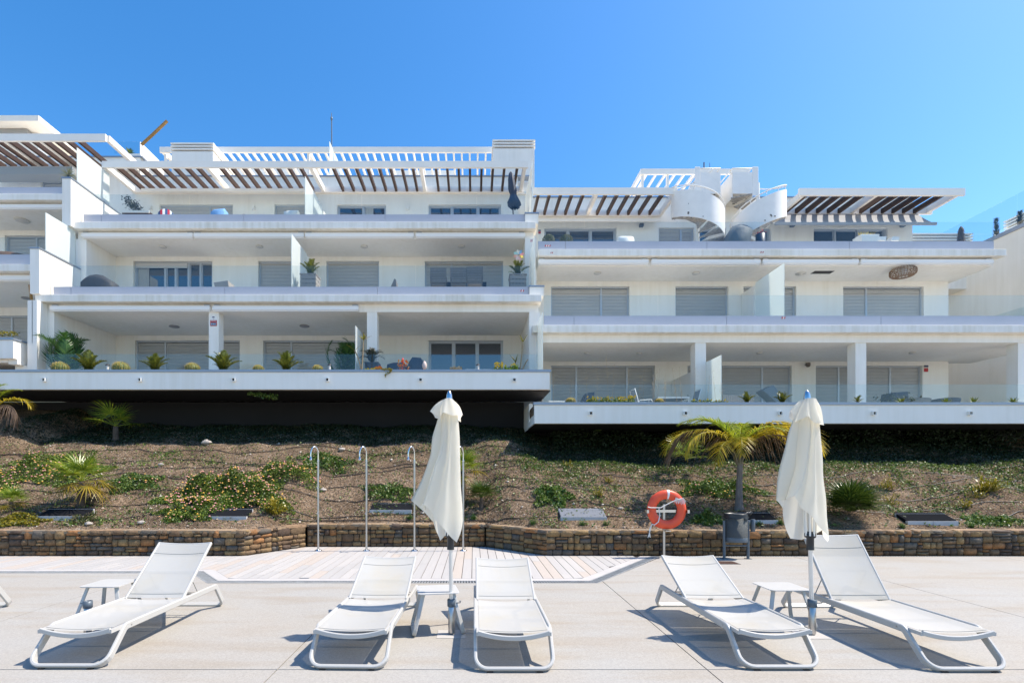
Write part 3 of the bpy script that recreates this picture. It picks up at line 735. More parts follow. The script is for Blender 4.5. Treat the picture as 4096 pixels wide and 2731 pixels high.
window(B2, *P4[0], y, [X(2274,y), X(2364,y)], 'ggg'); window(B2, *P4[1], y, [X(2727,y)], 'hh', .62); window(B2, *P4[2], y, [], 'g'); window(B2, *P4[3], y, [], 'g'); window(B2, *P4[4], y, [X(3347,y), X(3438,y)], 'ggg', curtain=3)
m = MB(); m.box(XL2, X(3650,y)+.05, y-.04, y+.3, zr2+.402, zr2+.45); m.build('roof_capping', CAPM, B2)
m = MB(); m.box(XL2, X(3650,y), y+.32, 27, zr2-.1, zr2+.02); m.box(X(3650,y)-.3, X(3650,y), y+.31, 27, t4, zr2-.11); m.build('roof', WHITE, B2)
for px in (2781, 3422, 4072):
    m = MB(); x0 = X(px, 16.4); m.box(x0, x0+.345, 16.4, 16.76, t2, t3-.481); m.build('column', WHITE, B2)
ya = 17.62; za = (Z(1036,ya)+Z(1052,ya))/2
for a, c in ((2154,2595), (2606,3044), (3052,3437), (3445,3976)): awning(B2, X(a,ya), X(c,ya), ya, za)
for px, py in ((2390,1091), (2784,1091)): dd = (t4-.48-E)*F/(CY-py); ceil_light(B2, X(px,dd), dd, t4-.48)
for px, py in ((2349,1411), (2557,1411), (3038,1410), (3650,1409)): dd = (t3-.48-E)*F/(CY-py); ceil_light(B2, X(px,dd), dd, t3-.48, .1)
zp2 = E+10.63
pergola(B2, XL2+.02, X(2710,19.1), 19.1, 20.78, zp2, .25, [X(p,20.8) for p in (2135,2176,2218,2259,2301,2385,2427,2468,2509,2552,2594)], [X(2348,20.8), X(2640,20.8)], sw=.085, sh=.17)
pergola(B2, X(3198,19.3), X(3862,19.3), 19.3, 20.78, E+10.72, .27, [X(p,20.8) for p in (3135,3177,3219,3261,3304,3347,3433,3476,3519,3561,3603,3647)], [X(3126,20.8)-.0, X(3398,20.8), X(3700,20.8)], sw=.10, sh=.18)
pergola(B2, X(2563,22.65), 12.2, 22.65, 25.2, E+13.44, .24, [X(2563,22.65)+.3+.42*i for i in range(8)], [X(2563,22.65)+.07], smat=WMETB, sw=.07, sh=.12)
for x in (X(2563,22.65)+.1, 8.6): m = MB(); m.box(x-.05, x+.05, 22.7, 22.8, zr2, E+13.2); m.build('pergola_post', WMETB, B2)
# half-open fabric awnings under the pergolas
def fabric_awning(b, x0, x1, y0, y1, z0, z1, mt, n=40):
    q = MB(); vs = []
    for i in range(n+1):
        for j in range(5):
            t = j/4; x = x0+(x1-x0)*i/n; vs.append((x, y0+(y1-y0)*t, z0+(z1-z0)*t - .05*math.sin(t*PI) + .012*math.sin(i*1.3)*math.sin(t*PI)))
    q.add(vs, [(i*5+j, (i+1)*5+j, (i+1)*5+j+1, i*5+j+1) for i in range(n) for j in range(4)], True); q.box(x0, x1, y0-.06, y0+.0, z0-.07, z0+.03)
    return q.build('fabric_awning', mt, b)
fabric_awning(B2, X(3098,19.9), X(3716,20.2), 19.9, 20.72, E+9.67, E+10.45, FABG)
fabric_awning(B2, XL2+.05, X(2645,20.2), 20.3, 20.75, E+10.0, E+10.25, WMETB)
fabric_awning(B1, X(561,20.2), X(1215,20.2), 20.3, 20.95, E+11.2, E+11.4, WMETB)
louver_stack(B2, X(3671,21)-.0, X(3843,22)-.2, 21.3, 23.6, t4, E+9.95)
# glass screens between flats
divider(B2, X(3131,16.7), 16.62, 18.3, t3+.1, t3+2.15, name='glass_divider')
m = MB(); m.box(X(3131,16.7)-.05, X(3131,16.7)+.05, 18.32, 19.18, t3, t3+2.05); m.build('screen_wall', WHITE, B2)
divider(B2, X(2880,15.5), 15.42, 17.0, t2+.05, t2+1.9)
m = MB(); m.box(X(2880,15.5)-.05, X(2880,15.5)+.05, 17.02, 19.18, t2, t2+1.8); m.build('screen_wall', WHITE, B2)
planter(B2, X(2138,e2), 21, e2, Z(1693,e2), Z(1619,e2), 15.25, t2+.05, (2362,2740,3118,3492,3876))
m = MB(); m.box(X(2116,15.4)+.001, X(2116,15.4)+.28, e2+.15, 17.2, Z(1693,e2)-.0, Z(1619,e2)-.002); m.box(X(2116,15.4)+.001, 2.2, 15.41, 17.2, Z(1619,e2), s2-.62); m.build('return_wall', WHITE, B2)
m = MB(); m.box(X(2116,15.4)+.3, 21, 16.6, 17.2, 1.2, t2-.36); m.box(X(2138,e2)+.03, 21, e2+.16, 16.6, Z(1693,e2)-.02, Z(1693,e2)-.002); m.build('basement_wall', DARKW, B2)  # wall plus planter soffit, the soffit black to stand in for shade
m = MB(); dd = 18.2; m.box(X(3287,dd)-.25, X(3287,dd)+.45, dd-.02, dd+.24, t4-.486, t4-.481); m.build('ceiling_hatch', PIT, B2)
dd = (t4-.48-E)*F/(CY-1093); m = MB(); m.lathe([(.17,0),(.17,-.02),(.05,-.03),(.05,-.07),(.01,-.08)], (X(3203,dd), dd, t4-.481), 18); m.build('lamp_base', LGREY, B2)

# ================= far left building
B0 = thing('apartment_building', 'white stepped apartment block cut off by the left edge of the photo', 'building', (-20, 19, 4))
f2, f3, f4 = E+3.92, E+6.92, E+9.92; XR0 = -14.15
slab(B0, -26, X(192,17.0), 17.0, f3, 20.3, -26, XR0-.02); slab(B0, -26, X(304,18.2), 18.2, f4, 21.8, -26, XR0-.02)
m = MB(); m.box(-26, XR0-.02, 16.6, 20.3, f2-.3, f2); m.build('slab', WHITE, B0)
m = MB(); m.box(-26, -14.6, 20.31, 28, f2-2, f4-.5); m.build('core_wall', WHITE, B0)
parapet(B0, -26, X(143,17.25), 17.25, f3+.002, Z(1030,17.25)+.1, [-18]); balustrade(B0, -26, X(190,17.35), 17.35, f3+.1, f3+1.04, [-18.3, -16.1])
parapet(B0, -26, X(278,18.45), 18.45, f4+.002, f4+.36, [-18]); balustrade(B0, -26, X(300,18.55), 18.55, f4+.1, f4+1.15, [-18.3, X(88,18.55)])
y = 20.0; Q3 = [(X(19,y), X(187,y)+1.1, f3+.02, Z(942,y))]; facade(B0, -26, XR0, f3, f4-.48, y, Q3); window(B0, *Q3[0], y, [X(138,y)], 'ss')
Q2 = [(X(-80,y), X(167,y)+.8, f2+.02, Z(1262,y))]; facade(B0, -26, XR0, f2, f3-.48, y, Q2); window(B0, *Q2[0], y, [X(38,y)], 'ss')
y = 21.5; Q4 = [(X(163,y), X(360,y), f4+.02, Z(723,y))]; facade(B0, -26, -14.0, f4, f4+3.3, y, Q4); window(B0, *Q4[0], y, [], 's')
m = MB(); m.box(-26, -13.9, y-.04, y+.3, f4+3.302, f4+3.35); m.build('roof_capping', CAPM, B0)
m = MB(); m.box(-26, -14.0, y+.32, 27, f4+2.8, f4+2.9); m.build('roof', WHITE, B0)
ya = 18.35; awning(B0, -22, X(278,ya), ya, (Z(813,ya)+Z(835,ya))/2); ya = 17.2; awning(B0, -22, X(146,ya), ya, (Z(1100,ya)+Z(1118,ya))/2)
m = MB(); m.box(X(-50,20.9), X(312,20.9), 20.6, 21.2, Z(713,20.9), Z(683,20.9)); m.build('awning', FABG, B0)
dd = (f4-.48-E)*F/(CY-880); ceil_light(B0, X(88,dd), dd, f4-.48, .24)
dd = (f3-.48-E)*F/(CY-1191); ceil_light(B0, X(105,dd), dd, f3-.48, .15, True)
zp0 = E+12.9
pergola(B0, -26, X(421,19.5), 19.5, 21.45, zp0, .27, [X(p,21.45) for p in (-12,30,72,114,155,197,240,282,324,366,408,450)], [-14.0, X(130,20.5)-.3, X(300,21.3), -20], sw=.10, sh=.18)
cappedwall(B0, -14.15, -13.85, 17.6, 21.0, s4-.2, E+10.10, name='party_wall'); cappedwall(B0, -14.13, -13.83, 16.3, 17.99, s3+.001, E+7.12, name='party_wall')
cappedwall(B0, -14.12, -13.82, 16.2, 16.61, s2, s3-.24, False, name='party_wall')
cappedwall(B0, -14.45, -14.15, 18.2, 20, f3, f4-.482, False, name='party_wall'); cappedwall(B0, -14.45, -14.15, 17.2, 20, f2, f3-.482, False, name='party_wall')
divider(B0, -13.95, 18.0, 19.6, E+10.15, E+11.42); divider(B0, -13.97, 16.7, 17.95, E+7.17, E+8.48); divider(B0, -13.97, 16.2, 16.58, s2+1.4, E+5.46)
# its ground floor planter, with the sunny return side
m = MB(); m.box(-26, -14.3, 15.9, 16.04, E+3.55, E+4.12); m.box(-14.58, -14.3, 16.041, 17.2, E+3.4, E+4.12); m.box(-26, -14.6, 16.05, 17.2, E+3.45, E+3.6); o = m.build('planter_trough', WHITE, B0)
m = MB(); m.box(-26, -14.27, 15.87, 16.06, E+4.122, E+4.18); m.box(-14.6, -14.27, 16.061, 17.2, E+4.122, E+4.18); m.build('capping', CAPM, o)
m = MB(); m.box(-14.6, -13.9, 16.3, 16.6, s2-.1, E+3.4); m.build('pier', WHITE, B0)
# upper roof with its overhang
m = MB(); m.box(-32, X(154,22.8), 22.8, 26.4, E+15.65, E+15.9); m.build('roof', CREAM, B0)
m = MB(); m.box(-32, X(154,22.8)-.7, 23.6, 26.2, f4+2.9, E+15.64); m.build('wall', WHITE, B0)
m = MB(); m.box(-32, X(140,22.8)-.8, 23.3, 23.58, Z(532,23.3), Z(517,23.3)); m.build('awning', FABG, B0)
m = MB(); m.box(X(505,22.2), X(563,22.2), 22.2, 24.5, f4+2.9, Z(615,22.2)); m.build('stair_head', WHITE, B0)
m = MB(); m.box(X(453,22.2), X(552,22.2), 22.25, 22.262, Z(612,22.2), Z(563,22.2)); m.build('glass_panel', GLASS, B0)
divider(B0, X(554,22.2), 22.3, 25.0, f4+3.0, Z(567,22.3), 0, 'screen_panel', WMET)

# ================= far right building, its long side wall runs away from us
B3 = thing('apartment_building', 'cream neighbouring house at the right edge, seen as a long bright side wall', 'building', (21, 20, 0))
m = MB(); m.box(20.5, 32, 17.2, 32, .5, E+9.15); m.build('wall', CREAM, B3)
m = MB(); m.box(20.46, 20.8, 17.15, 32, E+9.152, E+9.3); m.build('roof_capping', CAPM, B3)
for a, c in ((17.3, 19.4), (19.42, 21.8), (21.82, 24.2)): m = MB(); m.box(20.6, 20.612, a, c, E+9.3, E+10.55); m.build('glass_panel', GLASS, B3)
m = MB(); m.box(20.2, 20.498, 17.2, 32, E+1.9, E+2.15); m.build('ledge', CREAM, B3)
for a, c in ((17.3, 19.4), (19.42, 21.8), (21.82, 24.2)): m = MB(); m.box(20.25, 20.262, a, c, E+5.0, E+6.1); m.build('glass_panel', GLASS, B3)
louver_stack(B3, 22.4, 24.4, 19.6, 21.6, E+9.1, E+10.6)
# ------------------------------------------------------------------ poolside furniture
def sling():
    m, nt, b = nodes('woven_sling'); b.inputs['Roughness'].default_value = .8
    P = mapped(nt); n = nt.nodes.new('ShaderNodeTexNoise'); n.inputs['Scale'].default_value = 2.6; n.inputs['Detail'].default_value = 5; nt.links.new(P, n.inputs['Vector'])
    r = nt.nodes.new('ShaderNodeMapRange'); r.inputs[1].default_value = .48; r.inputs[2].default_value = .72; nt.links.new(n.outputs[0], r.inputs[0])
    mx = nt.nodes.new('ShaderNodeMix'); mx.data_type = 'RGBA'; nt.links.new(r.outputs[0], mx.inputs[0]); mx.inputs[6].default_value = (.425, .415, .385, 1); mx.inputs[7].default_value = (.43, .40, .335, 1)
    nt.links.new(mx.outputs[2], b.inputs['Base Color'])
    w = nt.nodes.new('ShaderNodeTexNoise'); w.inputs['Scale'].default_value = 1; w.inputs['Detail'].default_value = 2; nt.links.new(mapped(nt, (260, 260, 260)), w.inputs['Vector'])
    bp = nt.nodes.new('ShaderNodeBump'); bp.inputs['Strength'].default_value = .35; bp.inputs['Distance'].default_value = .002; nt.links.new(w.outputs[0], bp.inputs['Height']); nt.links.new(bp.outputs[0], b.inputs['Normal'])
    t = nt.nodes.new('ShaderNodeBsdfTransparent'); ms = nt.nodes.new('ShaderNodeMixShader'); ms.inputs[0].default_value = .10
    nt.links.new(b.outputs[0], ms.inputs[1]); nt.links.new(t.outputs[0], ms.inputs[2]); nt.links.new(ms.outputs[0], nt.nodes['Material Output'].inputs[0]); return m
SLING = sling()
HEM = mat('sling_seam', (.42,.41,.375), .9)
LFR = mat('lounger_frame_paint', (.48, .468, .44), .4, var=.04, scale=5, bump=.12, bscale=150)
TPLATE = mat('table_top_paint', (.52, .51, .485), .35, var=.03, scale=6)

def make_lounger(ang, label, loc, rz=0):
    t = thing('sun_lounger', label, 'sun lounger', (0, 0, 0), 0, 'white sun loungers along the paving')
    W = .315; h = .275
    P = [(-W,.0,.02),(W,.0,.02),(W,.24,h),(W,1.79,h),(W,1.98,.02),(-W,1.98,.02),(-W,1.79,h),(-W,.24,h)]
    path = arc_path(P, [.10,.10,.07,.05,.07,.07,.05,.07], 6, True)
    MB().sweep(path, .031, .0145, True, ref=(0,1,.0)).build('frame', LFR, t)
    def sag(x, s): return -s*(1-(x/.29)**2)
    # seat
    sf, sj = .10, 1.14; zt = h+.022
    n = 12; vs = []
    for j in range(9):
        y = sf+(sj-sf)*j/8
        for i in range(n+1):
            x = -.285+.57*i/n; vs.append((x, y, zt + sag(x, .018+.012*math.sin(PI*j/8))))
    m = MB(); m.add(vs, [(j*(n+1)+i, j*(n+1)+i+1, (j+1)*(n+1)+i+1, (j+1)*(n+1)+i) for j in range(8) for i in range(n)], True); m.build('seat', SLING, t)
    # curved front bar
    m = MB(); m.sweep([(x, sf-.012, zt-.012 + sag(x, .045)) for x in [-.295+.59*i/12 for i in range(13)]], .010, .020, ref=(0,1,0)); m.build('front_bar', LFR, t)
    for s in (-1, 1): m = MB(); m.box(s*.296-.012, s*.296+.012, sf-.02, sj, zt-.035, zt-.004); m.build('side_rail', LFR, t)
    for y in (.55, 1.0, 1.5): m = MB(); m.box(-.30, .30, y-.012, y+.012, h-.03, h-.008); m.build('crossbar', LFR, t)
    # backrest, hinged at the end of the seat
    ca, sa = math.cos(ang), math.sin(ang); L = .745; y0, z0 = sj+.012, zt-.004
    f = lambda u, w: (y0+u*ca-w*sa, z0+u*sa+w*ca)
    vs = []
    for j in range(9):
        for i in range(n+1):
            x = -.285+.57*i/n; yy, zz = f(L*j/8, .012+sag(x, .022*math.sin(PI*(.15+.85*j/8)*.55))); vs.append((x, yy, zz))
    br = MB().add(vs, [(j*(n+1)+i, j*(n+1)+i+1, (j+1)*(n+1)+i+1, (j+1)*(n+1)+i) for j in range(8) for i in range(n)], True).build('backrest', SLING, t)
    m = MB()
    for s in (-1, 1): m.sweep([(s*.296, *f(-.01, 0)), (s*.296, *f(L+.012, 0))], .012, .016, ref=(1,0,0))
    m.sweep([(x, *f(L+.008, sag(x, .022))) for x in [-.30+.6*i/10 for i in range(11)]], .010, .014, ref=(0,ca,sa)); m.build('back_frame', LFR, t)
    for u in (.05, .60): MB().tube([(x, *f(u, .0145+sag(x, .022*math.sin(PI*(.15+.85*u/L)*.55)))) for x in [-.28+.56*i/10 for i in range(11)]], .0018, 5).build('stitched_seam', HEM, t)
    m = MB(); m.tube([(x, sf+.035, zt+.002+sag(x, .018)) for x in [-.28+.56*i/10 for i in range(11)]], .0022, 5); m.build('stitched_seam', HEM, t)
    m = MB()
    for sx in (-1, 1):
        for y in (.0, 1.98): m.box(sx*.20-.025, sx*.20+.025, y-.022, y+.022, .0, .007)
    m.build('rubber_foot', BLACKP, t)
    m = MB()
    for sx in (-1, 1):
        m.tube([(sx*.312, sj-.01, zt-.02), (sx*.322, sj-.01, zt-.02)], .009, 8); m.tube([(sx*.310, .30, h), (sx*.334, .30, h)], .006, 8)
    m.build('bolt', STEELB, t)
    # prop
    m = MB(); a = f(.33, -.012); 
    for s in (-1, 1): m.tube([(s*.22, *a), (s*.22, a[0]+.17, h-.02)], .006, 6)
    m.tube([(-.30, a[0]+.17, h-.02), (.30, a[0]+.17, h-.02)], .008, 6); m.tube([(-.22, *a), (.22, *a)], .006, 6); m.build('prop', LFR, t)
    t.location = loc; t.rotation_euler[2] = rz; return t
make_lounger(R(41), 'white sun lounger with steep raised back at left, beside the pole sleeve without a parasol', (-3.33, 4.19, 0), R(0))
make_lounger(R(25), 'white sun lounger left of the shut parasol, a parasol shadow across its seat', (-1.03, 4.17, 0), R(-1.6))
make_lounger(R(24), 'white sun lounger just right of the middle parasol pole, its seat all in the sun', (.33, 4.12, 0), R(0))
make_lounger(R(26), 'low reclined white sun lounger under the lifebuoy, crossed by the right parasol shadow', (2.50, 4.165, 0), R(0))
make_lounger(R(54), 'white sun lounger at far right with the steepest raised back, behind the right parasol pole', (3.98, 4.12, 0), R(0))
make_lounger(R(30), 'white sun lounger cut off by the left edge, only one frame leg showing', (-5.87, 4.17, 0), R(0))

def make_table(label, loc, rz):
    t = thing('side_table', label, 'side table', (0,0,0), 0, 'small white side tables between loungers')
    m = MB(); pts = arc_path([(-.205,-.2,0),(.205,-.2,0),(.205,.2,0),(-.205,.2,0)], .05, 5, True); n = len(pts)
    m.add([(p.x,p.y,.42) for p in pts]+[(p.x,p.y,.412) for p in pts], [tuple(range(n)), tuple(range(n,2*n))[::-1]]+[(i,i+n,(i+1)%n+n,(i+1)%n) for i in range(n)]); m.build('table_top', TPLATE, t)
    for s in (-1, 1):
        p = [(s*.14,-.12,.407),(s*.15,-.125,.40),(s*.245,-.215,.015),(s*.245,.215,.015),(s*.15,.125,.40),(s*.14,.12,.407)]
        m = MB(); m.sweep(arc_path(p, [.02,.03,.05,.05,.03,.02], 5), .019, .008, ref=(1,0,0)); m.build('leg', LFR, t)
    t.location = loc; t.rotation_euler[2] = rz; return t
make_table('small white side table behind the leftmost full lounger', (-3.90, 5.50, 0), 0)
make_table('small white side table touching the middle parasol pole', (-.37, 5.20, 0), R(9))
make_table('small white side table beside the right parasol pole, shadow on its top', (3.20, 5.34, 0), 0)

# ---- parasols
CANVAS, _nt, _b = nodes('parasol_canvas'); _b.inputs['Base Color'].default_value = (.89, .865, .79, 1); _b.inputs['Roughness'].default_value = .85
_t = _nt.nodes.new('ShaderNodeBsdfTranslucent'); _t.inputs[0].default_value = (.95, .90, .77, 1); _m = _nt.nodes.new('ShaderNodeMixShader'); _m.inputs[0].default_value = .6
_nt.links.new(_b.outputs[0], _m.inputs[1]); _nt.links.new(_t.outputs[0], _m.inputs[2]); _nt.links.new(_m.outputs[0], _nt.nodes['Material Output'].inputs[0])
_n = _nt.nodes.new('ShaderNodeTexNoise'); _n.inputs['Scale'].default_value = 9; _n.inputs['Detail'].default_value = 4; _nt.links.new(mapped(_nt, (1,1,.5)), _n.inputs['Vector'])
_bp = _nt.nodes.new('ShaderNodeBump'); _bp.inputs['Strength'].default_value = .3; _bp.inputs['Distance'].default_value = .01; _nt.links.new(_n.outputs[0], _bp.inputs['Height']); _nt.links.new(_bp.outputs[0], _b.inputs['Normal'])
def make_parasol(label, base, lean, frame, folds, hoodf, seed):
    """base: ground point; folds: fold lines of the wrapped cloth; hoodf: those of the vent flap"""
    ox, oy, sc = frame
    bx, by = base; t = thing('parasol', label, 'parasol', (bx, by, 0), 0, 'two shut white parasols')
    ax = lambda z: bx + lean*z/2.4
    m = MB(); m.lathe([(.03,.012),(.033,.02),(.033,.30),(.03,.302)], (bx,by,0), 18); m.build('ground_sleeve', STEELB, t)
    m = MB(); m.lathe([(.036,.275),(.042,.28),(.042,.345),(.036,.35)], (bx,by,0), 18); m.tube([(bx+.04,by,.31),(bx+.085,by-.01,.315),(bx+.095,by-.01,.335),(bx+.075,by-.01,.33)], .005, 6); m.build('clamp', DGREY, t)
    m = MB(); m.box(bx-.14, bx+.14, by-.13, by+.13, .001, .004); m.build('base_plate', KERB, t)
    m = MB(); m.tube([(ax(.3),by,.3),(ax(2.33),by,2.33)], .020, 14); m.build('pole', mat('anodised_pole', (.72,.71,.69), .3, .6) if 'anodised_pole' not in MATS else MATS['anodised_pole'], t)
    m = MB(); cx = ax(.95); m.lathe([(.036,.84),(.034,.87),(.034,.955),(.05,.965),(.05,1.0),(.035,1.02)], (cx,by,0), 16); m.build('slider', BLACKP, t)
    m = MB()
    for k in range(8): a = k*PI/4+.2; m.tube([(cx+.045*math.cos(a), by+.045*math.sin(a), .98), (cx+.05*math.cos(a), by+.05*math.sin(a), 1.25)], .009, 6)
    m.build('ribs', WMET, t, kind='stuff')
    m = MB(); cz = ax(2.35); m.lathe([(.034,2.28),(.034,2.31),(.028,2.37),(.018,2.40),(.004,2.415)], (cz,by,0), 14); m.build('finial', STEEL, t)
    def loft(curves, rows, sub, name, thick):
        """cloth stretched from fold line to fold line; every line runs from the crown to the hem"""
        C = []
        for cu in curves:
            pts = [Vector((X(ox+a*sc, by), by+q, Z(oy+b_*sc, by))) for a, b_, q in cu]; n = len(pts)-1; out = []
            for k in range(rows+1):
                tt = k/rows*n; i0 = min(n-1, int(tt)); f = tt-i0
                p0, p1, p2, p3 = pts[max(0, i0-1)], pts[i0], pts[i0+1], pts[min(n, i0+2)]
                out.append(.5*((2*p1)+(p2-p0)*f+(2*p0-5*p1+4*p2-p3)*f*f+(3*p1-p0-3*p2+p3)*f**3))
            C.append(out)
        n = len(C); vs = []
        for k in range(rows+1):
            cen = sum((C[i][k] for i in range(n)), Vector())/n
            for i in range(n):
                a, b_ = C[i][k], C[(i+1) % n][k]
                for q in range(sub):
                    f = q/sub; p = a.lerp(b_, f); w = math.sin(f*PI)*min(.022, (b_-a).length*.14)*(1 if i % 2 else -.8)
                    o = (p-cen); o.z = 0; o = o.normalized() if o.length > 1e-4 else o
                    nzv = noise.noise((p.x*5+seed, p.y*5, p.z*2.2))*.014 + noise.noise((p.x*16, p.y*16, p.z*4+seed))*.007
                    vs.append(p + o*(w+nzv))
        N = n*sub
        m = MB(); m.add(vs, [(k*N+i, k*N+(i+1) % N, (k+1)*N+(i+1) % N, (k+1)*N+i) for k in range(rows) for i in range(N)], True); m.build(name, CANVAS, t)
    loft(folds, 44, 6, 'canopy', 0); loft(hoodf, 14, 6, 'vent_flap', 0)
    return t
def FC(d, *pts): return [(a, b, q*(.35+.65*k/(len(pts)-1))) for k, (a, b) in enumerate(pts) for q in (d,)]
make_parasol('shut white parasol in the middle, standing between the second and third loungers', (X(1806,5.08), 5.08), X(1797,5.08)-X(1806,5.08), (1560, 1540, .688), [
    FC(-.02,(302,112),(247,300),(228,420),(177,570),(127,668)), FC(.01,(312,112),(292,300),(278,440),(240,580),(205,728)), FC(-.12,(325,106),(314,330),(264,490),(226,600),(192,684)),
    FC(-.10,(338,104),(340,340),(312,510),(285,640),(250,750)), FC(-.14,(352,104),(352,350),(338,520),(328,680),(318,825)), FC(-.11,(366,106),(382,330),(380,520),(386,720),(393,905)),
    FC(-.02,(386,112),(404,320),(404,450),(413,640),(419,762)), FC(.08,(376,112),(397,330),(400,460),(407,700),(402,850)), FC(.10,(350,112),(350,330),(350,500),(345,700),(338,860)),
    FC(.06,(325,112),(300,330),(290,500),(285,720),(290,908)), FC(.06,(310,112),(266,310),(248,450),(230,640),(252,800))], [
    FC(-.01,(302,86),(264,112),(235,152)), FC(-.06,(314,82),(300,130),(290,218)), FC(-.13,(330,79),(322,118),(312,166)), FC(-.14,(346,79),(362,128),(372,186)), FC(-.05,(362,82),(402,122),(423,174)),
    FC(.03,(362,84),(402,150),(411,214)), FC(.12,(350,82),(372,140),(370,190)), FC(.10,(322,82),(300,130),(290,190)), FC(.05,(310,84),(280,122),(262,186))], 3)
make_parasol('shut white parasol at right, leaning slightly left over the rightmost lounger', (X(3249,5.06), 5.06), X(3228,5.06)-X(3249,5.06), (2960, 1540, .6887), [
    FC(-.02,(362,112),(302,215),(263,340),(221,530),(198,665)), FC(.01,(372,112),(346,230),(330,380),(312,520),(262,668)), FC(-.12,(384,106),(384,260),(364,420),(325,560),(272,640)),
    FC(-.10,(392,104),(392,280),(374,450),(345,600),(309,700)), FC(-.15,(402,104),(404,280),(398,450),(382,640),(368,768)), FC(-.11,(416,106),(428,300),(436,500),(440,700),(448,850)), FC(-.06,(434,108),(456,300),(471,500),(482,700),(488,905)),
    FC(.03,(440,112),(462,260),(481,480),(490,650),(492,842)), FC(.10,(420,112),(430,300),(430,500),(425,700),(396,905)), FC(.08,(400,112),(388,300),(368,500),(350,700),(323,896)), FC(.06,(380,112),(336,260),(300,420),(276,600),(266,730))], [
    FC(-.02,(356,86),(318,114),(285,150)), FC(-.04,(366,82),(332,150),(305,222)), FC(-.12,(378,79),(360,138),(350,186)), FC(-.13,(390,79),(376,150),(380,226)), FC(-.16,(402,79),(402,160),(408,234)), FC(-.10,(418,79),(432,160),(442,238)),
    FC(-.02,(432,82),(456,128),(461,230)), FC(.08,(424,82),(440,150),(440,215)), FC(.11,(396,82),(390,150),(385,215)), FC(.06,(370,84),(346,140),(336,206))], 11)
t = thing('parasol_sleeve', 'empty steel parasol sleeve with grey collar beside the leftmost side table', 'parasol base', (-3.845, 5.1, 0))
bx, by = -3.845, 5.1
m = MB(); m.lathe([(.03,.002),(.033,.01),(.033,.26),(.03,.262)], (bx,by,0), 18); m.build('sleeve', STEELB, t)
m = MB(); m.lathe([(.036,.255),(.042,.26),(.042,.325),(.030,.326),(.030,.27)], (bx,by,0), 18); m.tube([(bx-.04,by,.30),(bx-.075,by,.302)], .006, 6); m.build('collar', DGREY, t)

# ---- showers
def make_shower(label, loc):
    t = thing('shower', label, 'shower', (0,0,0), 0, 'outdoor steel showers on the deck')
    m = MB(); m.lathe([(.075,0),(.075,.01),(.05,.02),(.03,.03)], (0,0,0), 20); m.build('base_flange', STEEL, t)
    m = MB(); m.tube([(0,0,.02),(0,0,1.84)], .0215, 14); m.build('post', STEELB, t)
    m = MB(); pts = [(0,0,1.84),(0,0,1.98)] + [(-.055+.055*math.cos(a), (-.055+.055*math.cos(a))*1.2, 1.98+.15*math.sin(a)) for a in [PI*k/10 for k in range(1, 11)]] + [(-.11,-.132,1.93)]
    m.tube(pts, .015, 14); m.build('crook', STEEL, t)
    m = MB(); m.lathe([(.012,1.935),(.016,1.92),(.016,1.89),(.03,1.875),(.033,1.855),(.02,1.852)][::-1], (-.11,-.132,0), 14); m.build('shower_head', STEEL, t)
    m = MB(); m.lathe([(.0235,1.83),(.025,1.835),(.025,1.85),(.0235,1.855)], (0,0,0), 14); m.build('joint_ring', STEEL, t)
    for z in (.78, 1.3):
        m = MB(); m.tube([(0,-.02,z),(0,-.05,z)], .014, 10); m.tube([(0,-.045,z),(-.012,-.05,z-.03)], .006, 8); m.build('push_valve', STEEL, t)
    t.location = loc; return t
D = 10.52
sh0 = make_shower('leftmost steel shower, in front of the angled corner of the stone wall', (X(1273,D), D, 0))
for px, l in ((1466, 'second steel shower from the left, right of the big flowering bush'), (1658, 'steel shower just left of the middle parasol canopy'), (1853, 'rightmost steel shower, half hidden by the middle parasol canopy')):
    dup(sh0, (X(px, D), D, 0), 0, l)

# ---- lifebuoy on its post
ORG = mat('orange_lifebuoy', (.78, .085, .030), .42, var=.1, scale=5)
REFL = mat('white_reflective_tape', (.72, .72, .72), .4)
ROPE = mat('white_rope', (.72, .70, .66), .9)
t = thing('lifebuoy_stand', 'steel post with crossbar that holds the orange lifebuoy', 'post', (X(2655,9.73), 9.73, 0))
px, py_ = X(2655,9.73), 9.73
m = MB(); m.box(px-.02, px+.02, py_-.02, py_+.02, .0, 1.0); m.build('post', STEELB, t)
bcx, bcz, by = X(2664.5,9.68), Z(2037,9.68), 9.66
m = MB(); m.box(bcx-.40, bcx+.40, py_-.045, py_-.022, bcz-.055, bcz-.005); m.build('crossbar', STEEL, t)
m = MB()
for s_ in (-1, 1): m.box(bcx+s_*.38-.02, bcx+s_*.38+.02, by-.09, py_-.022, bcz-.06, bcz-.0)
m.box(bcx-.05, bcx+.05, by-.09, py_-.022, bcz-.40, bcz-.385); m.build('hook', STEEL, t)
lb = thing('lifebuoy', 'orange ring lifebuoy with white tape and white rope', 'lifebuoy', (bcx, by, bcz-.37))
def ring(R0, rx, ry, a0=0, a1=2*PI, n=64, k=16, mb=None):
    mb = mb or MB(); vs = []; full = abs(a1-a0-2*PI) < 1e-6; c = n if full else n+1
    for i in range(c):
        a = a0+(a1-a0)*i/n
        for j in range(k):
            b = 2*PI*j/k; rr = R0+rx*math.cos(b); vs.append((bcx+rr*math.cos(a), by+ry*math.sin(b), bcz+rr*math.sin(a)))
    fs = [(i*k+j, i*k+(j+1)%k, ((i+1)%c)*k+(j+1)%k, ((i+1)%c)*k+j) for i in range(c if full else c-1) for j in range(k)]
    return mb.add(vs, fs, True)
ring(.285, .087, .055).build('ring', ORG, lb)
ring(.285, .0895, .0575, R(82), R(90), 4).build('tape_band', REFL, lb)
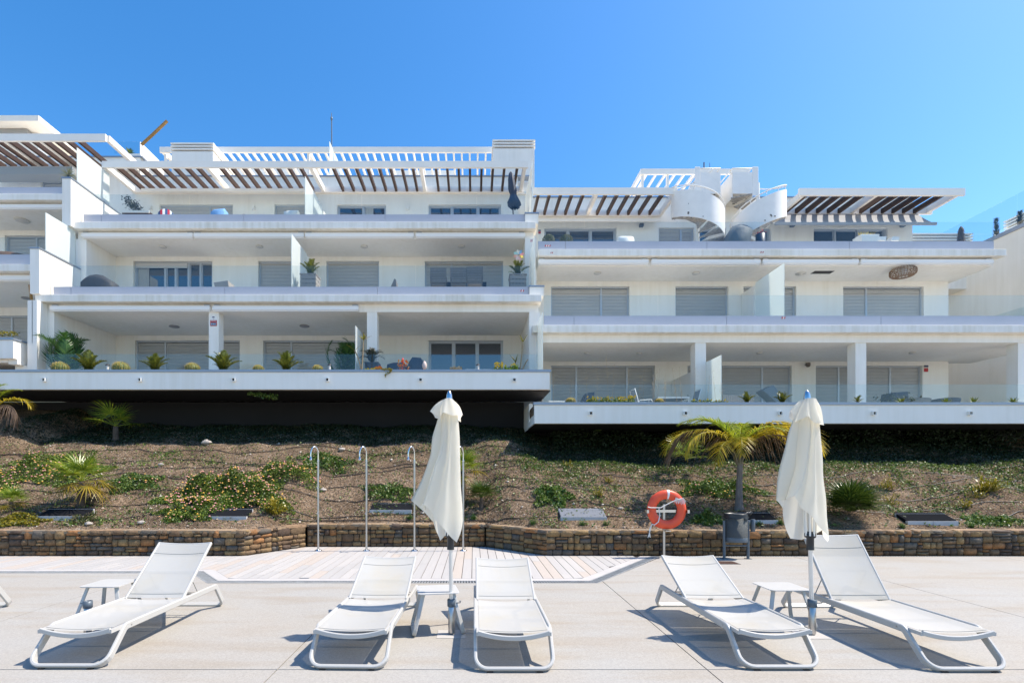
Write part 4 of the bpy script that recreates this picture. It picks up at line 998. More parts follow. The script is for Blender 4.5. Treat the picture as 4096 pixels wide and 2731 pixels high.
for a in (140, 232): ring(.285, .092, .060, R(a-5), R(a+5), 4).build('strap', ORG, lb)
m = MB(); P = lambda x, z, dy=-.075: (X(x, 9.6), 9.6+dy*.6, Z(z, 9.6))
m.tube([P(2588,2026),(*P(2600,2029)[:2],P(2600,2029)[2]),P(2640,2029),P(2660,2018),P(2700,1998),P(2722,1993)], .009, 7)
m.tube([P(2632,2029),P(2636,2060),P(2630,2085),P(2615,2097),P(2603,2095)], .009, 7)
for q in range(14): m.tube([P(2700+q*2.2,1995-abs(q-7)),P(2696+q*3.2,2004),P(2700+q*2.6+rnd.uniform(-4,4),2012+rnd.uniform(-4,5))], .005, 5)
for q in range(6): m.tube([P(2604,2095),P(2599-q,2115),P(2588+q*2,2145+rnd.uniform(-3,5))], .006, 5)
m.build('rope', ROPE, lb)

# ---- litter bin
bd_ = 9.53; cx = X(2944.5, bd_); t = thing('litter_bin', 'dark grey round litter bin hung between two posts, black bag over its rim', 'litter bin', (cx, bd_, 0))
BINM = mat('perforated_grey_metal', (.10, .11, .11), .5, .3, bump=.9, bscale=260)
m = MB(); m.lathe([(.15,.32),(.19,.325),(.193,.34),(.193,.83),(.18,.83)], (cx,bd_,0), 32); m.build('bin_body', BINM, t)
m = MB(); m.lathe([(.195,.325),(.197,.33),(.197,.40),(.195,.405)], (cx,bd_,0), 32); m.build('bin_band', DGREY, t)
m = MB(); k = 48; vs = []
for j in range(7):
    for i in range(k):
        a = 2*PI*i/k; rr = [.17,.19,.203,.206,.206,.209,.212][j] + .006*math.sin(i*2.7+j)*(j > 2); z = [.80,.845,.845,.83,.80,.775,.76][j] + .012*math.sin(i*.9)*(j > 3); vs.append((cx+rr*math.cos(a), bd_+rr*math.sin(a), z))
m.add(vs, [(j*k+i, j*k+(i+1)%k, (j+1)*k+(i+1)%k, (j+1)*k+i) for j in range(6) for i in range(k)], True)
for i in range(9): m.tube([(cx+.12+rnd.uniform(-.04,.05), bd_-.15, .85), (cx+.19+rnd.uniform(-.04,.04), bd_-.14, .86+rnd.uniform(-.01,.03)), (cx+.21, bd_-.1, .83)], .012, 5)
m.build('bin_bag', BLACKP, t)
for s_ in (-1, 1):
    m = MB(); xx = cx+s_*.222; m.tube([(xx,bd_,0.0),(xx,bd_,.71)], .026, 12); m.box(xx-.05, xx+.05, bd_-.05, bd_+.05, 0, .008); m.build('post', DGREY, t)
m = MB(); m.tube([(cx-.22,bd_,.245),(cx+.22,bd_,.245)], .016, 10); m.box(cx-.20, cx+.20, bd_-.02, bd_+.02, .30, .318); m.build('crossbar', DGREY, t)
m = MB(); m.lathe([(.036,.505),(.04,.51),(.04,.73),(.036,.735)], (cx+.31,bd_,0), 16); m.build('ash_tube', DGREY, t)

# ---- vent boxes on the slope
VBM = mat('vent_box_concrete', (.52,.51,.50), .8, var=.15, scale=8)
GRILL = mat('dark_vent_mesh', (.012,.013,.016), .95, 0, spec=.1)
GRILG = mat('grey_vent_mesh', (.22,.23,.25), .5, .3)
def vent_box(x0, x1, y0, y1, label, gm=GRILL):
    c = hit((x0+x1)/2, y1); d = c.y; a, b = X(x0, d), X(x1, d); z0 = Z(y1, d)
    t = thing('vent_box', label, 'vent box', ((a+b)/2, d, z0), 0, 'vent boxes set in the foot of the slope')
    m = MB(); m.box(a, (a+b)/2-.003, d, d+.06, z0-.05, z0+.085); m.box((a+b)/2+.003, b, d, d+.06, z0-.05, z0+.085); m.box(a, b, d+.3, d+.34, z0, z0+.215); m.build('kerb_front', VBM, t)
    m = MB(); m.add([(a+.01,d+.02,z0+.0852),(b-.01,d+.02,z0+.0852),(b-.01,d+.36,z0+.235),(a+.01,d+.36,z0+.235),(a+.01,d+.061,z0),(b-.01,d+.061,z0),(b-.01,d+.36,z0),(a+.01,d+.36,z0)], [(0,1,2,3),(1,5,6,2),(0,3,7,4)]); m.build('lid', gm, t)
    m = MB(); n = int((b-a)/.025)
    for i in range(n): xx = a+.015+(b-a-.03)*i/n; m.add([(xx,d+.02,z0+.089),(xx+.010,d+.02,z0+.089),(xx+.010,d+.36,z0+.239),(xx,d+.36,z0+.239)], [(0,1,2,3)])
    m.build('mesh_bars', gm, t, kind='stuff')
vent_box(145, 330, 2040, 2080, 'dark vent box at the foot of the slope below the leftmost fan palm')
vent_box(815, 985, 2040, 2081, 'dark vent box under the big flowering bush')
vent_box(1478, 1646, 2018, 2053, 'dark vent box between the second and third showers')
vent_box(2243, 2428, 2046, 2083, 'pale grey mesh vent box left of the lifebuoy', GRILG)
vent_box(2985, 3113, 2058, 2096, 'dark vent box behind the litter bin')
vent_box(3632, 3835, 2070, 2100, 'dark vent box right of the round dark bush')
# ------------------------------------------------------------------ plants
PALM_Y = leafmat('yellow_palm_leaf', [(.42,.31,.015),(.56,.40,.02),(.32,.30,.02),(.70,.52,.03)], .4, .5)
PALM_G = leafmat('green_palm_leaf', [(.10,.17,.015),(.20,.26,.02),(.42,.42,.03),(.22,.32,.02)], .4, .5)
PALM_B = leafmat('dead_palm_leaf', [(.12,.075,.045),(.20,.13,.08),(.09,.055,.035)], .7, .2)
FAN_G = leafmat('fan_palm_leaf', [(.08,.15,.016),(.16,.24,.022),(.28,.32,.03),(.11,.18,.02)], .35, .3)
FAN_Y = leafmat('ageing_fan_leaf', [(.22,.19,.02),(.34,.22,.02),(.15,.16,.02)], .4, .3)
CYC = leafmat('cycad_leaf', [(.06,.085,.014),(.12,.15,.02),(.19,.20,.03)], .35, .25)
KEN = leafmat('soft_palm_leaf', [(.03,.09,.02),(.05,.13,.025),(.08,.17,.03)], .4, .35)
DRK = leafmat('dark_bluish_leaf', [(.03,.045,.035),(.045,.06,.05)], .4, .2)
LAN = leafmat('lantana_leaf', [(.025,.055,.008),(.07,.13,.015),(.16,.23,.024),(.27,.30,.05)], .5, .25)
IVY = leafmat('ivy_leaf', [(.03,.065,.010),(.06,.13,.018),(.13,.20,.03),(.23,.28,.07)], .45, .3)
IVYD = leafmat('dull_creeper_leaf', [(.06,.08,.02),(.12,.13,.04),(.20,.17,.08)], .5, .2)
YEL = leafmat('yellow_shrub_leaf', [(.20,.19,.02),(.34,.26,.02),(.13,.15,.02)], .4, .3)
GRS = leafmat('grass_tuft_leaf', [(.06,.14,.02),(.10,.19,.03),(.05,.10,.02)], .5, .3)
DRY = leafmat('dry_stalk', [(.42,.33,.19),(.55,.46,.30),(.30,.24,.14)], .8, .3)
FLY = leafmat('lantana_flower', [(.75,.42,.04),(.80,.50,.10),(.72,.30,.28),(.70,.36,.34),(.78,.45,.22)], .7, .2)
ORF = leafmat('orange_flower', [(.75,.22,.02),(.80,.12,.02),(.70,.35,.02)], .6, .2)
YEF = leafmat('yellow_flower', [(.78,.45,.02),(.80,.55,.04)], .6, .2)
REDF = mat('red_petal', (.70,.02,.05), .6); SPINE = leafmat('cactus_spine', [(.60,.47,.16),(.72,.60,.26),(.50,.38,.12)], .7, .2)
CACT = mat('cactus_green', (.10,.13,.03), .6); TRK = mat('palm_trunk_fibre', (.10,.075,.055), .9, var=.5, scale=14, stretch=(1,1,4), bump=.8, bscale=30)
TRG = mat('grey_palm_trunk', (.17,.15,.14), .85, var=.4, scale=10, stretch=(3,3,.6), bump=.8, bscale=18)
TWIG = mat('brown_twig', (.13,.09,.06), .9); STEMM = mat('pale_plant_stem', (.33,.25,.15), .8, var=.3, scale=30)
POTD = mat('dark_blue_pot', (.02,.03,.055), .45); WICK = mat('grey_wicker', (.20,.19,.18), .8, var=.3, scale=60); WICKL = mat('brown_wicker', (.30,.19,.12), .8)
TAUPE = mat('taupe_basket', (.34,.31,.28), .7); UPH = mat('navy_cushion', (.03,.045,.075), .8); COVG = mat('grey_cover', (.13,.15,.16), .7, bump=.6, bscale=6)

def blade(mb, p, dirv, L, w, droop=0, up=Vector((0,0,1)), seg=2):
    d = Vector(dirv).normalized(); s = d.cross(up)
    s = s.normalized() if s.length > 1e-3 else Vector((1,0,0)); vs = []
    for k in range(seg+1):
        t = k/seg; q = p + d*L*t + Vector((0,0,-droop*L*t*t)); ww = w*(1-t)**.7*(.55+.45*min(1, t*4+.4)) if k < seg else 0.001
        vs += [q-s*ww, q+s*ww]
    mb.add(vs, [(2*k,2*k+1,2*k+3,2*k+2) for k in range(seg)], False)
def feather(L, rise, arch, leaf, n, w, droop, seed, vee=.5, hang=0):
    """feather frond in local coords, growing towards +X: returns mesh builder"""
    r = random.Random(seed); mb = MB(); pts = []
    ang = rise; p = Vector((0,0,0)); N = 22
    for k in range(N+1):
        pts.append(p.copy()); p = p + Vector((math.cos(ang), 0, math.sin(ang)))*L/N; ang -= arch/N*(.4+1.2*k/N)
    mb.tube(pts, [.014*(1-.85*k/N)*L/1.2+.002 for k in range(N+1)], 5)
    for i in range(n):
        t = .08+.92*i/n; k = min(N-1, int(t*N)); q = pts[k].lerp(pts[k+1], t*N-k); tg = (pts[k+1]-pts[k]).normalized()
        ll = leaf*(math.sin(PI*min(1, .15+.85*t))**.6)*r.uniform(.8, 1.1)
        for s in (-1, 1):
            side = Vector((0, s, 0)); up = tg.cross(Vector((0,1,0))); up = up if up.z > 0 else -up
            dv = side*(1-.25*t) + tg*(.55+.5*t) + up*vee*r.uniform(.6,1.2) + Vector((0,0,-hang)) + Vector((r.uniform(-.12,.12),)*3)
            blade(mb, q, dv, ll, w, droop*r.uniform(.6,1.4))
    return mb
def fan(Rr, n, spread, w, seed, pet=.35, droop=.25):
    r = random.Random(seed); mb = MB()
    c = Vector((pet, 0, 0)); mb.tube([(0,0,0), (pet*.5,0,.01), tuple(c)], [.009,.007,.006], 5)
    for i in range(n):
        a = -spread/2 + spread*i/(n-1); L = Rr*(.78+.22*math.cos(a*.8))*r.uniform(.93, 1.05)
        dv = Vector((math.cos(a), math.sin(a), .10*abs(math.sin(a)) + r.uniform(-.03,.03))); blade(mb, c, dv, L, w, droop*r.uniform(.6,1.5), seg=3)
    return mb
FEATH = {}
def put_fronds(root, me_list, c, n, tilt0, tilt1, name='frond', sc0=.85, sc1=1.1, seed=0, az=None):
    r = random.Random(seed); g = 2.39996
    for i in range(n):
        t = i/max(1, n-1); e = tilt0+(tilt1-tilt0)*t + r.uniform(-.08,.08); a = (az[i] if az else i*g + r.uniform(-.2,.2)); s = r.uniform(sc0, sc1)
        obj(name, r.choice(me_list), root, c, (0, -e, a), (s,s,s)).rotation_mode = 'XYZ'
def trunk_mb(h, r0, r1, lean=(0,0), n=12, seed=0):
    r = random.Random(seed); pts = []; rs = []; k = 16
    for i in range(k+1): t = i/k; pts.append((lean[0]*t*t, lean[1]*t*t, h*t)); rs.append((r0+(r1-r0)*t)*(1+.05*r.uniform(-1,1)) + (.03*(1-t)**6))
    return MB().tube(pts, rs, n)

# ---- the tall yellowing palm
b = hit(2956, 2036); palm = thing('palm_tree', 'tall palm with grey trunk and drooping yellow fronds behind the lifebuoy', 'palm tree', b)
d = b.y; th = (2036-1800)*d/F
trunk_mb(th*.80, .074, .056, (.02,0), 14, 2).build('trunk', TRG, None).parent = palm
tr = [o for o in COL.objects if o.name.startswith('trunk') and o.parent == palm][0]; tr.location = (0,0,-.05)
m = MB(); m.tube([(0,0,th*.74),(0,0,th*.86),(.01,0,th*1.02)], [.07,.055,.04], 10)
for i in range(7): a = i*.9; m.tube([(.05*math.cos(a),.05*math.sin(a),th*.78),(.12*math.cos(a),.12*math.sin(a),th*.92),(.22*math.cos(a),.22*math.sin(a),th*1.02)], [.026,.016,.010], 6)
o = m.build('crown_shaft', mat('palm_leaf_base', (.16,.14,.09), .7, var=.3, scale=10), None, own=(0,0,0)); o.parent = palm
fy = [feather(1.35, .75, 2.25, .40, 44, .010, .45, s, .45, .2).mesh('frond', PALM_Y) for s in (1,2)]
fg = [feather(1.15, 1.0, 1.8, .36, 44, .011, .35, s, .5, .1).mesh('frond', PALM_G) for s in (3,4)]
fb = [feather(1.35, .6, 2.9, .34, 36, .010, .8, s, .1, .8).mesh('frond', PALM_B) for s in (5,)]
cz = Vector((.01, 0, th*1.0))
for i, (me, az, el, s) in enumerate(((fy[0],178,.02,1.0),(fy[1],200,-.05,.95),(fy[0],222,-.25,.75),(fg[0],150,.1,.95),(fg[1],125,.15,.9),(fg[0],95,.3,.7),(fg[1],60,.05,.8),
        (fy[1],5,.25,.95),(fy[0],-12,.12,1.0),(fy[1],-28,.0,.95),(fy[0],20,.15,.95),(fb[0],170,.25,1.05),(fb[0],-5,.1,1.0),(fg[0],-60,.0,.7),(fg[1],-110,.15,.65),(fy[0],245,-.1,.7),(fg[1],175,.15,.85),(fy[1],-40,.1,.8))):
    obj('frond', me, palm, cz, (0, -el+.0, R(az)), (s*1.42,)*3)

# ---- fan palms
fan_g = [fan(.42, 19, R(240), .017, s).mesh('frond', FAN_G) for s in range(3)]
FAN_D = leafmat('dark_fan_leaf', [(.025,.055,.010),(.055,.095,.014),(.10,.14,.02),(.035,.07,.012)], .3, .2)
fan_d = [fan(.42, 17, R(230), .015, s+30).mesh('frond', FAN_D) for s in range(3)]
fan_y = [fan(.42, 20, R(230), .015, s+9, .3, .5).mesh('frond', FAN_Y) for s in range(2)]
def fan_palm(px, py, cy, rad, ng, ny, label, seed, cat='palm tree', lo=-.5, hi=1.3, trunk=True, col=None):
    b = hit(px, py); d = b.y; h = max(.06, (py-cy)*d/F); s = rad*d/F/.75
    t = thing('fan_palm', label, cat, b, 0, 'fan palms on the slope')
    if trunk: o = trunk_mb(h+.05, .075*max(.6,s), .06*max(.6,s), (0,0), 10, seed).build('trunk', TRK, None, own=(0,0,0)); o.parent = t; o.location = (0,0,-.05)
    put_fronds(t, col or fan_g, (0,0,h), ng, hi, .15, 'frond', .85*s, 1.1*s, seed)
    if ny: put_fronds(t, fan_y, (0,0,h-.02), ny, .1, lo, 'frond', .85*s, 1.05*s, seed+1)
    return t
fan_palm(325, 2030, 1925, 150, 13, 9, 'fan palm with upright green and hanging yellow leaves at left on the slope', 1)
fan_palm(45, 2035, 2005, 78, 14, 5, 'low fan palm tuft at the left edge of the slope', 2)
fan_palm(463, 1765, 1705, 115, 9, 0, 'spindly fan palm in the deep shade below the left planter', 3, lo=-.2)
fan_palm(1850, 1985, 1885, 118, 13, 3, 'fan palm half hidden behind the middle parasol canopy', 4)
fan_palm(1925, 2035, 1990, 85, 26, 0, 'bushy low fan palm right of the middle parasol canopy', 5, lo=0, col=fan_d)
fan_palm(2745, 1905, 1835, 120, 9, 0, 'fan palm standing left behind the tall yellow palm', 6, trunk=False)
fan_palm(3402, 2092, 2045, 140, 74, 0, 'dense round dark green fan palm bush right of the right parasol', 7, trunk=False, hi=1.5, col=fan_d)
b = Vector((X(-25,13.6), 13.6, ter(X(-25,13.6),13.6))); t = thing('palm_tree', 'drooping palm half cut off by the left edge above the flowering bush', 'palm tree', b)
trunk_mb(.7, .12, .09).build('trunk', TRK, None, own=(0,0,0)).parent = t
hgt = Z(1640,13.6)-b.z
o = trunk_mb(hgt, .10, .07).build('stem', TRG, None, own=(0,0,0)); o.parent = t
for me, az, el, s in ((fy[0],0,.1,.9),(fg[0],20,.4,.8),(fb[0],-15,-.1,.95),(fb[0],-50,-.1,.9),(fg[1],90,.8,.8),(fy[1],-80,.1,.8),(fg[0],180,.4,.8),(fy[1],215,.1,.8)): obj('frond', me, t, (0,0,hgt), (0,-el,R(az)), (s,)*3)

# ---- scattered small leaves: creepers, lantana, weeds
def leaf_quad(mb, p, n, s, r):
    u = n.orthogonal().normalized(); a = r.uniform(0, 2*PI); v = n.cross(u); uu = u*math.cos(a)+v*math.sin(a); vv = n.cross(uu)
    mb.add([p-uu*s, p+vv*s*.55-uu*.1*s, p+uu*s, p-vv*s*.55-uu*.1*s], [(0,1,2,3)])
def rand_n(r, up=.8):
    v = Vector((r.gauss(0,1), r.gauss(0,1), r.gauss(0,1)+up)); return v.normalized()
def bush(cpx, cpy, wpx, hpx, n, label, seed, leafm=LAN, flowers=0, fm=FLY, size=.022, name='flowering_bush', cat='bush', hgt=.35, twigs=30, lumps=14):
    """mound of leaves that follows the slope; wpx, hpx: its size in the photo"""
    r = random.Random(seed); c = hit(cpx, cpy); d = c.y; w = wpx*d/F/2; yy = max(.2, hpx*d/F/ .85/2)
    t = thing(name, label, cat, (c.x, c.y, c.z)); mb = MB(); fl = MB(); tw = MB()
    L = [(r.uniform(-.8,.8), r.uniform(-.8,.8), r.uniform(.25,.5)) for _ in range(lumps)]
    def top(u, v):
        k = sum(math.exp(-((u-a)**2+(v-b)**2)/(q*q*.35)) for a, b, q in L)/2.2
        e = max(0, 1-(u*u+v*v)); return hgt*min(1.1, k)*e**.4
    for i in range(n):
        a = r.uniform(0, 2*PI); q = r.random()**.55*(1+.25*math.sin(a*5+seed)); u, v = q*math.cos(a), q*math.sin(a); x, y = c.x+u*w, c.y+v*yy
        hh = top(u, v); z = ter(x, y) + hh*(r.random()**.45) + r.uniform(0, .05)
        leaf_quad(mb, Vector((x,y,z)), rand_n(r), size*r.uniform(.7,1.5), r)
    for i in range(flowers):
        a = r.uniform(0, 2*PI); q = r.random()**.5; u, v = q*math.cos(a), q*math.sin(a); x, y = c.x+u*w, c.y+v*yy
        z = ter(x, y)+top(u, v)+r.uniform(.0,.06); s = r.uniform(.016,.028); p = Vector((x,y-.02,z))
        k = 6; ringp = [p+Vector((s*math.cos(2*PI*j/k), s*math.sin(2*PI*j/k), 0)) for j in range(k)]
        fl.add(ringp+[p+Vector((0,0,s*.8)), p-Vector((0,0,s*.4))], [(j,(j+1)%k,k) for j in range(k)]+[((j+1)%k,j,k+1) for j in range(k)])
    for i in range(twigs):
        a = r.uniform(0, 2*PI); q = r.random()**.5; u, v = q*math.cos(a), q*math.sin(a); x, y = c.x+u*w, c.y+v*yy; z = ter(x, y)
        tw.tube([(x,y,z-.03),(x+r.uniform(-.06,.06),y+r.uniform(-.06,.06),z+top(u,v)*.6),(x+r.uniform(-.14,.14),y+r.uniform(-.12,.1),z+top(u,v)+.05)], [.006,.004,.002], 4)
    mb.build('foliage', leafm, t, kind='stuff')
    if flowers: fl.build('flowers', fm, t, kind='stuff')
    if twigs: tw.build('stems', TWIG, t, kind='stuff')
    return t
bush(215, 1885, 400, 175, 10500, 'flowering bush with yellow and pink heads at left, above the yellowing fan palm', 1, flowers=260, hgt=.48)
bush(15, 1960, 110, 110, 1300, 'small pink flowering bush at the left edge above the low fan tuft', 2, flowers=60, hgt=.22)
bush(905, 1985, 480, 200, 18000, 'largest flowering bush, pink and yellow heads, between the left vent box and the showers', 3, flowers=460, hgt=.62)
bush(1140, 1900, 280, 150, 5200, 'flowering bush with pink heads just left of the first shower', 10, flowers=170, hgt=.45)
bush(530, 1935, 210, 110, 2300, 'sprawling creeper bush with few flowers left of the largest flowering bush', 4, leafm=IVY, flowers=12, hgt=.16, size=.026)
bush(745, 2065, 230, 80, 2600, 'leafy bush in front of the largest flowering bush, beside the second vent box', 5, flowers=30, hgt=.26)
bush(1300, 1850, 200, 90, 1900, 'thin creeper bush behind the first and second showers', 6, leafm=IVY, flowers=14, hgt=.18, size=.028)
bush(1560, 1975, 210, 85, 1300, 'creeper patch left of the third shower', 7, leafm=IVY, hgt=.12, size=.03, name='creeper', cat='creeper', twigs=16)
bush(2210, 1985, 150, 120, 1700, 'ivy clump on the slope right of the showers', 8, leafm=IVY, hgt=.26, size=.034, name='creeper', cat='creeper', twigs=16)
bush(2880, 1960, 340, 150, 3800, 'bush with scattered pink flowers around the tall palm trunk', 9, leafm=IVY, flowers=60, hgt=.26, size=.028)
bush(2830, 2085, 120, 80, 900, 'ivy clump between the lifebuoy and the litter bin', 11, leafm=IVY, hgt=.2, size=.034, name='creeper', cat='creeper', twigs=10)
bush(90, 2085, 190, 60, 1300, 'yellow green leafy bush at the left foot of the slope', 12, leafm=YEL, hgt=.18, size=.026)
bush(330, 2085, 120, 60, 700, 'small grey green bush beside the leftmost vent box', 13, leafm=IVYD, hgt=.16, size=.024)
bush(3440, 1950, 130, 50, 420, 'thin dull weed above the dense fan palm bush', 14, leafm=IVYD, hgt=.16, size=.03, name='weed', cat='weed', twigs=10)
bush(3960, 2090, 200, 70, 1100, 'green creeper patch at the lower right of the slope', 15, leafm=IVY, hgt=.10, size=.03, name='creeper', cat='creeper', twigs=10)
def tuft(px, py, h, n, label, leafm=YEL, seed=0, name='yellow_shrub', cat='shrub', w=.013, spread=.9):
    r = random.Random(seed); c = hit(px, py); hh = h*c.y/F; mb = MB()
    for i in range(n):
        a = r.uniform(0, 2*PI); e = r.uniform(.25, 1.4); p = c+Vector((r.gauss(0,.12)*hh, r.gauss(0,.12)*hh, -.01)); k = r.randint(1, 3)
        dv = Vector((math.cos(a)*math.cos(e)*spread, math.sin(a)*math.cos(e)*spread, math.sin(e)))
        L = hh*r.uniform(.5, 1.1); mb.tube([p, p+dv*L*.6], [.004,.002], 4, cap=False)
        for q in range(4+k): 
            s = p+dv*L*(.3+.7*q/(4+k)); blade(mb, s, dv+Vector((r.uniform(-1,1), r.uniform(-1,1), r.uniform(-.3,.6))), hh*r.uniform(.18,.34), w, .3)
    return mb.build(name, leafm, None, label, cat)
tuft(1100, 2058, 75, 46, 'bright yellow green shrub below the flowering bush left of the first shower', YEL, 1, w=.024)
tuft(2272, 1868, 34, 14, 'little orange yellow shrub in the creeper high on the slope, left of the lifebuoy', YEL, 2)
tuft(2432, 1932, 40, 18, 'little yellow shrub midway up the slope left of the lifebuoy', YEL, 3)
tuft(2392, 1985, 48, 22, 'little yellow shrub above the pale grey vent box', YEL, 4)
tuft(3545, 1960, 66, 34, 'yellow green shrub above and right of the round dark bush', YEL, 5)
tuft(3352, 1988, 48, 20, 'yellow shrub between the right parasol and the round dark bush', YEL, 6)
tuft(3555, 2022, 64, 20, 'thin yellow shrub right of the round dark bush', YEL, 7)
tuft(3952, 1965, 80, 60, 'broad yellow shrub high at the right of the slope', YEL, 8, w=.018)
tuft(3908, 1990, 60, 20, 'thin yellow shrub just below the broad yellow shrub', YEL, 9)
tuft(3862, 2030, 50, 20, 'small yellow green shrub above the rightmost vent box', YEL, 10)
for i, (px, py, l) in enumerate(((2132,2097,'left of the pale grey vent box'),(2330,2100,'below the pale grey vent box'),(2425,2100,'right of the pale grey vent box'),(3035,2100,'left below the vent box behind the litter bin'),(3120,2096,'beside the right parasol hem'),(3610,2112,'below the round dark bush at right'),(1640,2075,'under the middle parasol canopy at left'),(1895,2075,'right of the last shower'),(3885,2110,'at the right foot of the slope'))):
    tuft(px, py, 26, 46, 'small green grass tuft ' + l, GRS, 30+i, 'grass_tuft', 'grass tuft', .005)
# ground creeper as cover
SHD = leafmat('painted_shade_leaf', [(.010,.022,.008),(.018,.036,.010),(.03,.05,.014)], .6, .15)  # creeper leaf darkened so its colour carries the shade
r = random.Random(5); mb = MB(); mb4 = MB(); mb3 = MB(); n = 0
def dens(x, y):
    v = noise.noise((x*.9, y*1.3, 5)); s = 0
    if x > 1.2: s = smooth((y-12.6)/.9)*1.2 + .10 + .28*(v > .12)
    if x > 8.5: s += .25*(v > -.05)
    if x < 1.2: s = 1.1*(y > 14.6) + .10 + .38*(v > .14)
    if 1.2 < x < 3 and y > 12: s += .5
    if x > 1.2 and y > 13.7: s += 1.2
    return s*(.35+1.3*max(0, noise.noise((x*2.2, y*2.6, 9))+.35))
while n < 150000:
    x = r.uniform(-13.5, 16); y = r.uniform(10.3, 17); n += 1
    if y < pl(WALLP, x)+.4 or r.random() > dens(x, y): continue
    cl = 1 if r.random() < .6 else 3
    for _ in range(cl):
        xx, yy = x+r.gauss(0,.04), y+r.gauss(0,.04)
        leaf_quad(mb4 if yy > (14.45 if xx < 1 else 13.75) else mb if r.random() < .8 else mb3, Vector((xx, yy, ter(xx,yy)+r.uniform(.01,.07))), rand_n(r, 1.4), r.uniform(.016,.036), r)  # behind the shadow edge leaves take the shade-darkened colour
mb.build('ground_creeper', IVY, None, kind='stuff'); mb4.build('painted_shade_creeper', SHD, None, kind='stuff'); mb3.build('dull_ground_creeper', IVYD, None, kind='stuff')
# pebbles and clods
PEB = leafmat('pebble', [(.28,.21,.15),(.44,.36,.28),(.14,.10,.07),(.62,.56,.48),(.32,.25,.18),(.20,.14,.10)], .9, 0)
n = 0; mb = MB()
def pebble(mb, p, s, r):
    vs = [p+Vector((s*r.uniform(.6,1.2)*a, s*r.uniform(.6,1.2)*b, s*r.uniform(.4,.8)*c)) for a, b, c in ((1,0,0),(0,1,0),(-1,0,0),(0,-1,0),(0,0,1),(0,0,-1))]
    mb.add(vs, [(0,1,4),(1,2,4),(2,3,4),(3,0,4),(1,0,5),(2,1,5),(3,2,5),(0,3,5)])
while n < 60000:
    x = r.uniform(-13.5, 16); y = r.uniform(10.2, 16.5); n += 1
    if y < pl(WALLP, x)+.3: continue
    s = .006+.014*r.random()**3 + (.04*r.random() if r.random() < .016 else 0); pebble(mb, Vector((x, y, ter(x, y)+s*.2)), s, r)
mb.build('pebbles', PEB, None, kind='stuff')
for px, py, s, l in ((826,1777,22,'pale flat stone at the shadow edge above the largest flowering bush'),(644,1862,13,'pointed pale stone right of the fan palm shadow'),(400,1900,11,'small white stone right of the left fan palm'),(566,2095,17,'flat tan stone near the wall top at left'),(355,2100,18,'grey stone lying below the leftmost vent box'),(1367,1803,15,'pale stone near the top of the first shower'),(2483,2038,12,'white stone right of the pale grey vent box'),(1293,1965,15,'pale stone left of the second shower')):
    c = hit(px, py); q = MB(); rr = random.Random(px); w = s*c.y/F; vs = []
    for j in range(5):
        for i in range(9): a = 2*PI*i/9; k = math.sin(PI*(j+.5)/5.2); vs.append((c.x+w*k*math.cos(a)*rr.uniform(.8,1.1), c.y+w*.7*k*math.sin(a)*rr.uniform(.8,1.1), c.z-.01+w*.9*(j/4)*rr.uniform(.85,1.1)))
    q.add(vs, [(j*9+i, j*9+(i+1)%9, (j+1)*9+(i+1)%9, (j+1)*9+i) for j in range(4) for i in range(9)]+[tuple(range(36,45))]); q.build('rock', mat('rock_%d' % px, (.46,.40,.34), .9, var=.3, scale=15), None, l, 'rock')
# dry twigs and litter lying on the bank
mb = MB(); r = random.Random(41)
for i in range(2600):
    x = r.uniform(-13.5, 16); y = r.uniform(10.4, 15.5)
    if y < pl(WALLP, x)+.4: continue
    a = r.uniform(0, PI); L = r.uniform(.04, .22); p = [(x+L*k/2*math.cos(a)+r.uniform(-.015,.015), y+L*k/2*math.sin(a), ter(x+L*k/2*math.cos(a), y+L*k/2*math.sin(a))+.012+r.uniform(0,.02)) for k in range(3)]
    mb.tube(p, r.uniform(.002,.005), 3, cap=False)
mb.build('dry_litter', leafmat('litter', [(.12,.08,.05),(.30,.23,.15),(.07,.05,.035)], .9, 0), None, kind='stuff')
# irrigation hoses
HOSE = mat('black_drip_hose', (.022,.021,.020), .45)
for i, (yy, l) in enumerate(((10.75,'lowest'),(11.25,'second lowest'),(11.85,'third from the bottom'),(12.4,'fourth from the bottom'),(12.95,'fifth from the bottom'),(13.5,'sixth from the bottom'),(14.05,'second from the top'),(14.55,'topmost'))):
    pts = []; rr = random.Random(i); x = -13
    while x < 16:
        y = yy + .55*(smooth((x+4.5)/1)-smooth((x-.5)/1))*(1-i/8) + noise.noise((x*.45, i*7.1, 2))*.42 + .03*noise.noise((x*3, i, 0)); y = max(y, pl(WALLP, x)+.42)
        pts.append((x, y, ter(x, y)+.018+.03*max(0, noise.noise((x*1.1, i*3, 4))))); x += .12
    MB().tube(pts, .009, 5).build('drip_hose', HOSE, None, 'black drip hose along the slope, %s of the eight rows' % l, 'hose', 'black drip hoses laid across the slope')
